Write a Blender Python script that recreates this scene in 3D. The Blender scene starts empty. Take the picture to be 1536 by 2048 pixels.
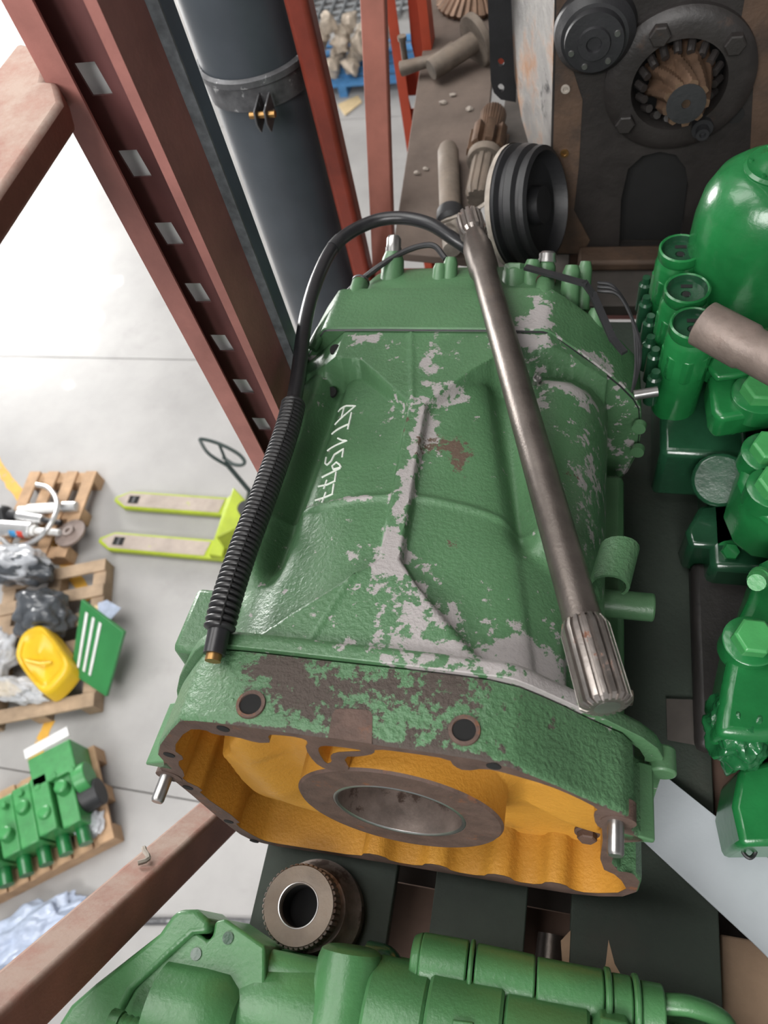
import bpy, bmesh, math, random
from mathutils import Vector, Matrix, noise as mnoise
from mathutils.bvhtree import BVHTree

# ---------------------------------------------------------------- camera, world, light
SC = bpy.context.scene
COL = SC.collection
cam_data = bpy.data.cameras.new('camera')
cam_data.sensor_fit = 'HORIZONTAL'
cam_data.sensor_width = 36.0
cam_data.lens = 36.0 * 1479.0 / 1536.0
cam_data.clip_start = 0.02
cam_data.clip_end = 200
cam_data.dof.use_dof = True
cam_data.dof.focus_distance = 0.98
cam_data.dof.aperture_fstop = 7.0
cam = bpy.data.objects.new('camera', cam_data)
COL.objects.link(cam)
cam.matrix_world = Matrix(((0.97048628, -0.06492393, 0.23225257, 0.0),
                           (0.17583246, 0.84961564, -0.49722853, 0.0),
                           (-0.16504339, 0.52339101, 0.83595606, 4.65),
                           (0, 0, 0, 1)))
SC.camera = cam
SC.view_settings.view_transform = 'Standard'
SC.view_settings.look = 'None'
SC.view_settings.exposure = 0.0
SC.view_settings.gamma = 1.0
SC.view_settings.use_curve_mapping = False
SC.cycles.use_denoising = True
SC.cycles.max_bounces = 6

world = bpy.data.worlds.new('overcast_sky')
SC.world = world
world.use_nodes = True
world.node_tree.nodes['Background'].inputs['Color'].default_value = (0.86, 0.92, 1.0, 1)
world.node_tree.nodes['Background'].inputs['Strength'].default_value = 0.30


def area(name, loc, target, sx, sy, power, color):
    d = bpy.data.lights.new(name, 'AREA')
    d.shape = 'RECTANGLE'
    d.size, d.size_y, d.energy, d.color = sx, sy, power, color
    o = bpy.data.objects.new(name, d)
    COL.objects.link(o)
    o.location = loc
    o.rotation_euler = (Vector(target) - Vector(loc)).to_track_quat('-Z', 'Y').to_euler()
    return o


area('overhead_fill', (-3.4, 1.6, 8.6), (-2.6, 1.6, 0), 5.0, 7.0, 700, (1.0, 0.985, 0.96))  # added area lamp lighting upward faces from the left; the roof has no skylight
area('dock_door_daylight', (-12.5, 11.0, 2.7), (-7.0, 9.0, 0.0), 4.5, 4.2, 2700, (1.0, 0.985, 0.96))
area('aisle_fill', (-1.3, -4.6, 7.8), (0.0, 0.6, 3.6), 4.0, 2.5, 560, (1.0, 0.985, 0.965))  # added fill lamp on the camera side, set left so the gearbox shades the gap
sun_d = bpy.data.lights.new('sun', 'SUN')
sun_d.energy = 9.0
sun_d.angle = 0.006
sun_d.color = (1.0, 0.97, 0.9)
sun = bpy.data.objects.new('sun', sun_d)
COL.objects.link(sun)
SUN_DIR = Vector((0.22, -0.30, -1.0)).normalized()
sun.rotation_euler = SUN_DIR.to_track_quat('-Z', 'Y').to_euler()
sun.location = (-6, 8, 12)

rnd = random.Random(7)
PI = math.pi


# ---------------------------------------------------------------- materials
def mat(name, base, rough=0.6, metal=0.0, var=0.25, scale=14.0, bump=0.0, bscale=120.0,
        second=None, cover=0.5, edge=0.06, s2scale=9.0, rough2=None, metal2=None,
        third=None, attr=False, coat=0.0, dust=None, dust_amt=0.0):
    """Procedural paint / metal / wood: base with tone noise, chips of a second colour, a third (rust),
    optional per-vertex attributes 'chip' and 'rust' that say where the wear sits, dust on up-facing sides of the thing."""
    m = bpy.data.materials.new(name)
    m.use_nodes = True
    nt = m.node_tree
    N, Lk = nt.nodes, nt.links
    b = N['Principled BSDF']
    b.inputs['Roughness'].default_value = rough
    b.inputs['Metallic'].default_value = metal
    if coat:
        b.inputs['Coat Weight'].default_value = coat
        b.inputs['Coat Roughness'].default_value = 0.08
    tc = N.new('ShaderNodeTexCoord')

    def nz(sc, det=6.0, ro=0.6, dist=0.0):
        n = N.new('ShaderNodeTexNoise')
        n.inputs['Scale'].default_value = sc
        n.inputs['Detail'].default_value = det
        n.inputs['Roughness'].default_value = ro
        n.inputs['Distortion'].default_value = dist
        Lk.new(tc.outputs['Object'], n.inputs['Vector'])
        return n.outputs['Fac']

    def ramp(src, lo, hi):
        r = N.new('ShaderNodeMapRange')
        r.inputs['From Min'].default_value = lo
        r.inputs['From Max'].default_value = hi
        Lk.new(src, r.inputs['Value'])
        return r.outputs['Result']

    def mix(fac, a, c):
        x = N.new('ShaderNodeMix')
        x.data_type = 'RGBA'
        Lk.new(fac, x.inputs['Factor'])
        for sock, v in ((x.inputs[6], a), (x.inputs[7], c)):
            if isinstance(v, tuple):
                sock.default_value = (*v, 1)
            else:
                Lk.new(v, sock)
        return x.outputs[2]

    def fmix(fac, a, c):
        x = N.new('ShaderNodeMix')
        Lk.new(fac, x.inputs['Factor'])
        for sock, v in ((x.inputs[2], a), (x.inputs[3], c)):
            if isinstance(v, (int, float)):
                sock.default_value = v
            else:
                Lk.new(v, sock)
        return x.outputs[0]

    tone = nz(scale)
    lo = tuple(c * (1 - var) for c in base)
    hi = tuple(min(1, c * (1 + var)) for c in base)
    colr = mix(ramp(tone, 0.3, 0.7), lo, hi)
    ro, me = rough, metal

    def addat(src, an):
        a = N.new('ShaderNodeAttribute')
        a.attribute_name = an
        ad = N.new('ShaderNodeMath')
        ad.operation = 'ADD'
        Lk.new(src, ad.inputs[0])
        Lk.new(a.outputs['Fac'], ad.inputs[1])
        return ad.outputs[0]

    if second:
        f = nz(s2scale, 9.0, 0.68)
        if attr:
            f = addat(f, 'chip')
            f = ramp(f, 0.80, 0.80 + edge * 0.4)
        else:
            f = ramp(f, 1 - cover, 1 - cover + edge)
        colr = mix(f, colr, second)
        ro = fmix(f, ro, rough if rough2 is None else rough2)
        me = fmix(f, me, metal if metal2 is None else metal2)
    if third:
        f = nz(s2scale * 1.6, 10.0, 0.72)
        if attr:
            f = addat(f, 'rust')
            f = ramp(f, 0.80, 0.80 + edge * 0.4)
        else:
            f = ramp(f, 0.60, 0.68)
        colr = mix(f, colr, third)
        ro = fmix(f, ro, 0.85)
        me = fmix(f, me, 0.0)
    if dust:
        ge = N.new('ShaderNodeNewGeometry')
        sp = N.new('ShaderNodeSeparateXYZ')
        Lk.new(ge.outputs['Normal'], sp.inputs[0])
        up = ramp(sp.outputs['Z'], 0.12, 0.6)
        dn = ramp(nz(18.0, 8.0, 0.7), 0.25, 0.6)
        mu = N.new('ShaderNodeMath')
        mu.operation = 'MULTIPLY'
        Lk.new(up, mu.inputs[0])
        Lk.new(dn, mu.inputs[1])
        mu2 = N.new('ShaderNodeMath')
        mu2.operation = 'MULTIPLY'
        Lk.new(mu.outputs[0], mu2.inputs[0])
        mu2.inputs[1].default_value = dust_amt
        colr = mix(mu2.outputs[0], colr, dust)
        ro = fmix(mu2.outputs[0], ro, 0.95)
    Lk.new(colr, b.inputs['Base Color'])
    if not isinstance(ro, (int, float)):
        Lk.new(ro, b.inputs['Roughness'])
    if not isinstance(me, (int, float)):
        Lk.new(me, b.inputs['Metallic'])
    if bump:
        bp = N.new('ShaderNodeBump')
        bp.inputs['Strength'].default_value = bump
        bp.inputs['Distance'].default_value = 0.004
        Lk.new(nz(bscale, 4.0, 0.6), bp.inputs['Height'])
        Lk.new(bp.outputs['Normal'], b.inputs['Normal'])
    return m


def glassy(name, color, alpha=0.5, rough=0.15):
    m = mat(name, color, rough=rough, var=0.15, scale=20, bump=0.4, bscale=30)
    m.node_tree.nodes['Principled BSDF'].inputs['Alpha'].default_value = alpha
    return m


GREEN = (0.070, 0.158, 0.074)
ALU = (0.34, 0.315, 0.31)
RUST = (0.062, 0.048, 0.040)
M = {}
M['casing'] = mat('worn_green_paint', GREEN, rough=0.36, var=0.16, scale=7, bump=0.35, bscale=170, second=ALU, s2scale=52,
                  rough2=0.6, metal2=0.1, third=(0.10, 0.066, 0.047), attr=True)
M['bell'] = mat('pebbled_green_paint', GREEN, rough=0.40, var=0.16, scale=7, bump=0.75, bscale=150, second=ALU, s2scale=44,
                rough2=0.6, third=RUST, attr=True)
M['green'] = mat('green_paint', GREEN, rough=0.38, var=0.15, scale=8, bump=0.2, bscale=150)
M['rim'] = mat('bare_cast_iron', (0.085, 0.052, 0.040), rough=0.7, var=0.3, scale=40, bump=0.3, bscale=220, second=(0.15, 0.062, 0.03), cover=0.42, s2scale=30)
M['yellow'] = mat('yellow_primer', (0.46, 0.225, 0.030), rough=0.5, var=0.12, scale=9, bump=0.3, bscale=170, second=(0.16, 0.085, 0.02), cover=0.36, s2scale=7, edge=0.2)
M['steel'] = mat('bright_steel', (0.42, 0.41, 0.40), rough=0.28, metal=0.9, var=0.15, scale=30, bump=0.05)
M['bore'] = mat('worn_bore_steel', (0.26, 0.21, 0.185), rough=0.42, metal=0.6, var=0.4, scale=30, bump=0.1, second=(0.12, 0.085, 0.07), cover=0.45, s2scale=24)
M['shaft'] = mat('dull_turned_steel', (0.165, 0.142, 0.127), rough=0.37, metal=0.8, var=0.22, scale=22, bump=0.12, bscale=260, second=(0.13, 0.085, 0.06), cover=0.42, edge=0.25, s2scale=10, rough2=0.5)
M['spline'] = mat('splined_steel', (0.30, 0.27, 0.25), rough=0.33, metal=0.85, var=0.25, scale=40, bump=0.1, second=(0.16, 0.06, 0.03), cover=0.38, s2scale=40, metal2=0.1, rough2=0.8)
M['hole'] = mat('dark_hole', (0.006, 0.006, 0.006), rough=0.9)
M['rubber'] = mat('black_rubber', (0.018, 0.018, 0.02), rough=0.33, var=0.2, scale=40, bump=0.05)
M['conduit'] = mat('black_plastic_conduit', (0.016, 0.016, 0.017), rough=0.36, var=0.2, scale=30)
M['chalk'] = mat('white_marker_paint', (0.68, 0.72, 0.66), rough=0.8, var=0.1, scale=200)
M['brass'] = mat('brass', (0.30, 0.17, 0.06), rough=0.4, metal=0.8)
M['red'] = mat('hazy_red_rack_paint', (0.29, 0.118, 0.100), rough=0.55, var=0.2, scale=12, bump=0.1, dust=(0.30, 0.22, 0.19), dust_amt=0.8)  # red lightened towards pink to carry the haze over the post
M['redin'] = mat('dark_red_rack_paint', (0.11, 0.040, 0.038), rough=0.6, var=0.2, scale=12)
M['orange'] = mat('orange_red_rack_paint', (0.42, 0.058, 0.024), rough=0.5, var=0.15, scale=10)
M['pinkred'] = mat('dull_red_brace_paint', (0.30, 0.10, 0.070), rough=0.6, var=0.2, scale=10)
M['rodred'] = mat('dark_red_post_paint', (0.19, 0.032, 0.018), rough=0.4, var=0.35, scale=8)
M['dusty'] = mat('dust_covered_red_paint', (0.23, 0.085, 0.060), rough=0.7, var=0.2, scale=14, bump=0.15, bscale=200, dust=(0.36, 0.275, 0.23), dust_amt=1.0)
M['wornedge'] = mat('worn_bare_edge', (0.12, 0.13, 0.14), rough=0.6, var=0.4, scale=60)
M['pipe'] = mat('black_plastic_pipe', (0.048, 0.056, 0.066), rough=0.40, var=0.2, scale=5)
M['bluecol'] = mat('dark_blue_paint', (0.075, 0.102, 0.14), rough=0.55, var=0.25, scale=6)
M['clamp'] = mat('galvanised_clamp', (0.10, 0.10, 0.105), rough=0.5, metal=0.4, var=0.4, scale=30, second=(0.42, 0.42, 0.42), cover=0.42, s2scale=26)
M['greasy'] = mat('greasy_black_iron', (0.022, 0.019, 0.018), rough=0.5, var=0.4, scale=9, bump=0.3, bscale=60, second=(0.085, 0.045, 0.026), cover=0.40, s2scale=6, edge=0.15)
M['rustyface'] = mat('rusty_brown_iron', (0.075, 0.045, 0.029), rough=0.7, var=0.4, scale=9, bump=0.3, bscale=90, second=(0.026, 0.022, 0.02), cover=0.52, s2scale=5, edge=0.2)
M['rustside'] = mat('rust_stained_bare_metal', (0.24, 0.23, 0.22), rough=0.38, metal=0.5, var=0.45, scale=10, bump=0.35, bscale=40, second=(0.30, 0.14, 0.055), cover=0.50, s2scale=5, edge=0.12, third=(0.022, 0.02, 0.02))
M['black'] = mat('black_iron', (0.018, 0.018, 0.020), rough=0.5, var=0.3, scale=12, bump=0.15)
M['gearbrown'] = mat('oily_gear_steel', (0.15, 0.092, 0.060), rough=0.42, metal=0.55, var=0.35, scale=16, bump=0.1)
M['dirty'] = mat('dirty_steel', (0.16, 0.135, 0.112), rough=0.6, metal=0.35, var=0.35, scale=24, bump=0.3, bscale=90, dust=(0.24, 0.19, 0.15), dust_amt=0.7)
M['board'] = mat('dusty_brown_board', (0.125, 0.095, 0.078), rough=0.85, var=0.25, scale=7, bump=0.3, bscale=90, second=(0.06, 0.042, 0.034), cover=0.38, s2scale=5, edge=0.2)
M['rag'] = mat('dirty_rag_cloth', (0.33, 0.29, 0.25), rough=0.9, var=0.4, scale=18, bump=0.4)
M['plankgreen'] = mat('dark_green_stained_plank', (0.027, 0.038, 0.028), rough=0.7, var=0.28, scale=6, bump=0.25, bscale=110, second=(0.044, 0.036, 0.029), cover=0.45, s2scale=4, edge=0.3)
M['plankpale'] = mat('pale_plank', (0.30, 0.20, 0.13), rough=0.8, var=0.22, scale=8, bump=0.2, bscale=110)
M['plankdark'] = mat('brown_under_board', (0.14, 0.085, 0.062), rough=0.8, var=0.25, scale=8)
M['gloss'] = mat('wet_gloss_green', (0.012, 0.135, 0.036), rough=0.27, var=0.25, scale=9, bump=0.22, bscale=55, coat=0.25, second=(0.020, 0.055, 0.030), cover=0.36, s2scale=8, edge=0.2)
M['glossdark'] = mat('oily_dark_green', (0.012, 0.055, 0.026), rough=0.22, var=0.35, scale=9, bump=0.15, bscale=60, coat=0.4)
M['boltgreen'] = mat('green_bolt_head', (0.050, 0.25, 0.075), rough=0.35, var=0.15, scale=20, bump=0.15, bscale=120)
M['grimy'] = mat('oily_grime', (0.010, 0.016, 0.012), rough=0.25, var=0.4, scale=40, bump=1.0, bscale=180)
M['filmgreen'] = mat('green_plastic_film', (0.012, 0.100, 0.032), rough=0.2, var=0.25, scale=14, bump=0.6, bscale=36, coat=0.2)
M['tube'] = mat('dull_brownish_steel_tube', (0.19, 0.148, 0.128), rough=0.5, metal=0.3, var=0.35, scale=14, bump=0.2, bscale=120, second=(0.13, 0.075, 0.06), cover=0.40, s2scale=12, edge=0.2)
M['whitepanel'] = mat('white_panel', (0.42, 0.45, 0.48), rough=0.5, var=0.14, scale=3, bump=0.05)
M['pumpgreen'] = mat('fresh_green_paint', (0.052, 0.158, 0.058), rough=0.33, var=0.16, scale=8, bump=0.18, bscale=160, second=(0.038, 0.10, 0.045), cover=0.38, s2scale=9, edge=0.25)
M['concrete'] = mat('worn_concrete', (0.335, 0.325, 0.318), rough=0.48, var=0.16, scale=1.1, bump=0.1, bscale=30, second=(0.25, 0.238, 0.232), cover=0.43, s2scale=1.6, edge=0.3)
M['joint'] = mat('joint_filler', (0.20, 0.19, 0.18), rough=0.9)
M['yellowline'] = mat('yellow_floor_paint', (0.66, 0.36, 0.045), rough=0.6, var=0.15, scale=9, second=(0.37, 0.33, 0.27), cover=0.42, s2scale=14)
M['wood'] = mat('pallet_wood', (0.46, 0.295, 0.175), rough=0.8, var=0.25, scale=7, bump=0.2, bscale=80)
M['woodgrey'] = mat('weathered_pallet_wood', (0.36, 0.26, 0.175), rough=0.85, var=0.3, scale=7, bump=0.2, bscale=80)
M['lime'] = mat('lime_yellow_paint', (0.34, 0.42, 0.018), rough=0.45, var=0.15, scale=9, second=(0.35, 0.31, 0.26), cover=0.34, s2scale=9)
M['forktop'] = mat('worn_fork_top', (0.35, 0.29, 0.25), rough=0.6, var=0.2, scale=7, second=(0.36, 0.42, 0.04), cover=0.36, s2scale=8)
M['handle'] = mat('dark_green_handle', (0.03, 0.045, 0.042), rough=0.4)
M['film'] = glassy('clear_plastic_film', (0.62, 0.64, 0.68), 0.55, 0.12)
M['filmblue'] = glassy('bluish_plastic_film', (0.50, 0.57, 0.72), 0.8, 0.15)
M['blackbag'] = mat('black_plastic_bag', (0.075, 0.082, 0.092), rough=0.25, var=0.5, scale=6, bump=1.0, bscale=22)
M['cowl'] = mat('bright_yellow_paint', (0.72, 0.46, 0.022), rough=0.35, var=0.12, scale=5, bump=0.1)
M['louver'] = mat('bright_green_panel', (0.030, 0.19, 0.055), rough=0.4, var=0.12, scale=5)
M['white'] = mat('white_paint', (0.70, 0.70, 0.69), rough=0.5, var=0.1)
M['chrome'] = mat('silver_cylinder', (0.60, 0.60, 0.60), rough=0.25, metal=0.6, var=0.15)
M['labelred'] = mat('red_label', (0.60, 0.06, 0.04), rough=0.5)
M['labelblue'] = mat('blue_label', (0.06, 0.30, 0.60), rough=0.5)
M['disc'] = mat('brown_hub_plate', (0.22, 0.17, 0.15), rough=0.6, var=0.2)
M['lump'] = mat('pale_cast_scrap', (0.42, 0.35, 0.28), rough=0.7, var=0.5, scale=9, bump=0.4, bscale=30)
M['mesh'] = mat('grey_wire', (0.26, 0.27, 0.28), rough=0.5, metal=0.5)
M['bluepallet'] = mat('blue_pallet_paint', (0.06, 0.20, 0.42), rough=0.7, var=0.2)
M['card'] = mat('cardboard', (0.55, 0.42, 0.24), rough=0.9, var=0.1)
M['roof'] = mat('roof_sheet', (0.35, 0.36, 0.37), rough=0.8)
M['wall'] = mat('grey_wall_panel', (0.22, 0.22, 0.22), rough=0.8)
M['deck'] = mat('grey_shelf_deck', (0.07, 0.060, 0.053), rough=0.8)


# ---------------------------------------------------------------- helpers
def finish(name, bm, m, parent=None, off=None, bevel=0.0, smooth=True, angle=38, seg=2, subsurf=0):
    if off is not None:
        bmesh.ops.translate(bm, verts=bm.verts, vec=-Vector(off))
    bmesh.ops.recalc_face_normals(bm, faces=bm.faces)
    me = bpy.data.meshes.new(name)
    bm.to_mesh(me)
    bm.free()
    me.materials.append(M[m] if isinstance(m, str) else m)
    if smooth:
        me.polygons.foreach_set('use_smooth', [True] * len(me.polygons))
        me.set_sharp_from_angle(angle=math.radians(angle))
    o = bpy.data.objects.new(name, me)
    COL.objects.link(o)
    if parent is not None:
        o.parent = parent
    if bevel:
        md = o.modifiers.new('bevel', 'BEVEL')
        md.width = bevel
        md.segments = seg
        md.limit_method = 'ANGLE'
        md.angle_limit = math.radians(38)
    if subsurf:
        md = o.modifiers.new('subsurf', 'SUBSURF')
        md.levels = md.render_levels = subsurf
    return o


def tag(o, label=None, cat=None, group=None, kind=None):
    if label:
        o['label'] = label
    if cat:
        o['category'] = cat
    if group:
        o['group'] = group
    if kind:
        o['kind'] = kind
    return o


def thing(name, label, cat, loc, rot=(0, 0, 0), group=None):
    o = bpy.data.objects.new(name, None)
    COL.objects.link(o)
    o.empty_display_size = 0.1
    o.location = loc
    o.rotation_euler = rot
    return tag(o, label, cat, group)


def box(bm, x0, x1, y0, y1, z0, z1, mtx=None):
    vs = [Vector((x, y, z)) for z in (z0, z1) for y in (y0, y1) for x in (x0, x1)]
    if mtx is not None:
        vs = [mtx @ v for v in vs]
    v = [bm.verts.new(p) for p in vs]
    for f in ((0, 2, 3, 1), (4, 5, 7, 6), (0, 1, 5, 4), (2, 6, 7, 3), (0, 4, 6, 2), (1, 3, 7, 5)):
        bm.faces.new([v[i] for i in f])


def frame(d):
    d = Vector(d).normalized()
    up = Vector((0, 0, 1)) if abs(d.z) < 0.92 else Vector((0, 1, 0))
    u = up.cross(d).normalized()
    return d, u, d.cross(u)


def rings(bm, rs, cap0=True, cap1=True, closed=True):
    """Join a list of vertex-position rings into one skin."""
    vr = [[bm.verts.new(p) for p in r] for r in rs]
    n = len(vr[0])
    for a, b in zip(vr, vr[1:]):
        for i in range(n if closed else n - 1):
            j = (i + 1) % n
            bm.faces.new((a[i], a[j], b[j], b[i]))
    if cap0:
        bm.faces.new(vr[0][::-1])
    if cap1:
        bm.faces.new(vr[-1])
    return vr


def lathe(bm, p, d, prof, n=32, cap0=True, cap1=True, rfun=None):
    """prof: list of (distance along d from p, radius)."""
    d, u, v = frame(d)
    p = Vector(p)
    rs = []
    for s, r in prof:
        rs.append([p + d * s + (u * math.cos(2 * PI * i / n) + v * math.sin(2 * PI * i / n)) * (max(r, 1e-4) * (rfun(i / n, s) if rfun else 1)) for i in range(n)])
    return rings(bm, rs, cap0, cap1)


def cyl(bm, a, b, r, r2=None, n=24):
    a, b = Vector(a), Vector(b)
    lathe(bm, a, b - a, [(0, r), ((b - a).length, r if r2 is None else r2)], n)


def hexbolt(bm, p, d, r, h, washer=0.0):
    if washer:
        lathe(bm, p, d, [(0, r * washer), (h * 0.25, r * washer)], 24)
    lathe(bm, p, d, [(0, r), (h * 0.86, r), (h, r * 0.86)], 6)


def prism(bm, pts, d):
    """Planar polygon (3D points) pushed along vector d."""
    d = Vector(d)
    a = [bm.verts.new(Vector(p)) for p in pts]
    b = [bm.verts.new(Vector(p) + d) for p in pts]
    n = len(a)
    bm.faces.new(a[::-1])
    bm.faces.new(b)
    for i in range(n):
        j = (i + 1) % n
        bm.faces.new((a[i], a[j], b[j], b[i]))


def smooth_path(pts, k=8):
    pts = [Vector(p) for p in pts]
    P = [2 * pts[0] - pts[1]] + pts + [2 * pts[-1] - pts[-2]]
    out = []
    for i in range(1, len(P) - 2):
        for j in range(k):
            t = j / k
            a, b, c, d = P[i - 1], P[i], P[i + 1], P[i + 2]
            out.append(0.5 * ((2 * b) + (c - a) * t + (2 * a - 5 * b + 4 * c - d) * t * t + (3 * b - a - 3 * c + d) * t ** 3))
    out.append(pts[-1])
    return out


def tube(bm, path, r, n=12, cap=True):
    path = [Vector(p) for p in path]
    tang = []
    for i in range(len(path)):
        tang.append((path[min(i + 1, len(path) - 1)] - path[max(i - 1, 0)]).normalized())
    u = frame(tang[0])[1]
    rs = []
    for i, p in enumerate(path):
        u = (u - tang[i] * u.dot(tang[i])).normalized()
        v = tang[i].cross(u)
        rr = r(i) if callable(r) else r
        rs.append([p + (u * math.cos(2 * PI * k / n) + v * math.sin(2 * PI * k / n)) * rr for k in range(n)])
    rings(bm, rs, cap, cap)


def resample(poly, step):
    out = []
    n = len(poly)
    for i in range(n):
        a, b = Vector(poly[i]), Vector(poly[(i + 1) % n])
        k = max(1, round((b - a).length / step))
        out += [a.lerp(b, j / k) for j in range(k)]
    return out


def chaikin(poly, it=1, closed=True):
    p = [Vector(q) for q in poly]
    for _ in range(it):
        o = []
        n = len(p)
        for i in range(n if closed else n - 1):
            a, b = p[i], p[(i + 1) % n]
            o += [a.lerp(b, 0.25), a.lerp(b, 0.75)]
        p = o
    return p


def sstep(a, b, x):
    t = min(1, max(0, (x - a) / (b - a)))
    return t * t * (3 - 2 * t)


def bump(x, y, cx, cy, rx, ry):
    return math.exp(-(((x - cx) / rx) ** 2 + ((y - cy) / ry) ** 2))


def copy_tree(o, parent=None):
    c = o.copy()
    COL.objects.link(c)
    c.parent = parent
    for ch in list(o.children):
        copy_tree(ch, c)
    return c


def lumpy(bm, c, r, seed, amp=0.25, sub=2, scale=(1, 1, 1), freq=1.6, flat=None):
    res = bmesh.ops.create_icosphere(bm, subdivisions=sub, radius=1.0)
    for v in res['verts']:
        d = v.co.normalized()
        q = d * freq + Vector((seed * 3.1, seed * 1.7, seed))
        k = 1 + amp * mnoise.noise(q) * 1.8 + amp * 0.5 * mnoise.noise(q * 2.7)
        v.co = Vector(c) + Vector((d.x * scale[0], d.y * scale[1], d.z * scale[2])) * (r * k)
        if flat is not None:
            v.co.z = max(v.co.z, flat)



# ---------------------------------------------------------------- setting: floor slabs, walls, roof
floor = tag(bpy.data.objects.new('floor', None), kind='structure')
COL.objects.link(floor)
for x0, x1 in ((-14.0, -6.9), (-6.89, -0.2), (-0.19, 2.6)):
    for y0, y1 in ((-6.0, -3.14), (-3.13, 0.555), (0.565, 4.245), (4.255, 7.94), (7.95, 11.6), (11.61, 18.0)):
        bm = bmesh.new()
        box(bm, x0, x1, y0, y1, -0.12, 0.0)
        finish('concrete_slab', bm, 'concrete', floor)
bm = bmesh.new()
box(bm, -14.0, 2.6, -6.0, 18.0, -0.16, -0.02)
finish('joint_filler', bm, 'joint', floor)


def stripe(name, a, b, w, wob):
    a, b = Vector((*a, 0)), Vector((*b, 0))
    d = (b - a).normalized()
    s = Vector((-d.y, d.x, 0))
    bm = bmesh.new()
    n = max(4, int((b - a).length / 0.06))
    for e in (0, 1):
        pass
    L_, R_ = [], []
    for i in range(n + 1):
        p = a.lerp(b, i / n)
        L_.append(bm.verts.new(p + s * (w / 2 + rnd.uniform(-wob, wob)) + Vector((0, 0, 0.003))))
        R_.append(bm.verts.new(p - s * (w / 2 + rnd.uniform(-wob, wob)) + Vector((0, 0, 0.003))))
    for i in range(n):
        bm.faces.new((L_[i], L_[i + 1], R_[i + 1], R_[i]))
    return tag(finish(name, bm, 'yellowline', smooth=False), kind='structure')


stripe('trim_1', (-4.97, 3.109, 0)[:2], (-3.409, 1.822, 0)[:2], 0.085, 0.010)
stripe('trim_2', (-3.331, 0.9162, 0)[:2], (-3.337, 0.6265, 0)[:2], 0.075, 0.012)

bm = bmesh.new()
box(bm, 2.6, 2.75, -6.0, 18.0, 0, 9.2)
tag(finish('wall_right', bm, 'wall'), kind='structure')  # unseen wall added to keep sky light off the right side
bm = bmesh.new()
box(bm, -14.0, 2.6, 18.0, 18.15, 0, 9.2)
tag(finish('wall_back', bm, 'wall'), kind='structure')

# roof sheet with torn openings: the sun falls through them onto the slab
roof_z = 9.2
bm = bmesh.new()
edges = []


def loop(pts):
    v = [bm.verts.new(p) for p in pts]
    for i in range(len(v)):
        edges.append(bm.edges.new((v[i], v[(i + 1) % len(v)])))


loop([(-14, -6, roof_z), (2.75, -6, roof_z), (2.75, 18.15, roof_z), (-14, 18.15, roof_z)])
TORN = [
    [(-5.264, 5.104, 0), (-5.229, 5.237, 0), (-5.057, 5.28, 0), (-4.936, 5.384, 0), (-4.851, 5.322, 0), (-4.704, 5.351, 0), (-4.552, 5.378, 0), (-4.499, 5.26, 0), (-4.625, 5.159, 0), (-4.816, 5.131, 0), (-5.038, 5.103, 0)],
    [(-4.852, 4.944, 0), (-4.81, 5.008, 0), (-4.732, 5.015, 0), (-4.656, 4.916, 0), (-4.525, 4.804, 0), (-4.513, 4.681, 0), (-4.568, 4.627, 0), (-4.463, 4.508, 0), (-4.441, 4.351, 0), (-4.517, 4.324, 0), (-4.621, 4.413, 0), (-4.821, 4.463, 0), (-4.887, 4.409, 0), (-5.077, 4.526, 0), (-5.011, 4.581, 0), (-5.078, 4.677, 0), (-5.006, 4.746, 0), (-4.745, 4.776, 0)],
    [(-5.585, 4.729, 0), (-5.542, 4.785, 0), (-5.283, 4.815, 0), (-5.18, 4.745, 0), (-5.192, 4.648, 0), (-5.427, 4.674, 0)],
    [(-5.401, 4.549, 0), (-5.383, 4.632, 0), (-5.163, 4.634, 0), (-5.129, 4.539, 0), (-5.247, 4.497, 0)],
    [(-5.174, 4.09, 0), (-5.128, 4.156, 0), (-4.858, 4.201, 0), (-4.742, 4.14, 0), (-4.762, 4.064, 0), (-5, 4.032, 0)],
    [(-5.16, 3.926, 0), (-5.163, 3.977, 0), (-4.934, 4.008, 0), (-4.844, 3.912, 0), (-4.978, 3.87, 0)],
    [(-4.588, 3.92, 0), (-4.53, 3.959, 0), (-4.462, 3.9, 0), (-4.509, 3.862, 0)],
]
for poly in TORN:
    loop([(p[0] - SUN_DIR.x / SUN_DIR.z * -roof_z, p[1] - SUN_DIR.y / SUN_DIR.z * -roof_z, roof_z) for p in poly])
bmesh.ops.triangle_fill(bm, edges=edges, use_beauty=True, use_dissolve=False)
tag(finish('ceiling', bm, 'roof', smooth=False), kind='structure')

# ---------------------------------------------------------------- gearbox (local frame: x across, y along its axis, z out of its top)
GO = (0.0, 0.45, -0.43)
gear = thing('gearbox', 'large green gearbox housing with chipped paint and open yellow front, under the steel shaft', 'gearbox',
             (-0.2, 0.5514, 3.4084), (math.radians(-8.5), 0, 0))


def attrs(o, fn):
    me = o.data
    a = me.attributes.new('chip', 'FLOAT', 'POINT')
    b = me.attributes.new('rust', 'FLOAT', 'POINT')
    for i, v in enumerate(me.vertices):
        c, r = fn(v.co.x + GO[0], v.co.y + GO[1], v.co.z + GO[2])
        a.data[i].value = c
        b.data[i].value = r


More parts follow.
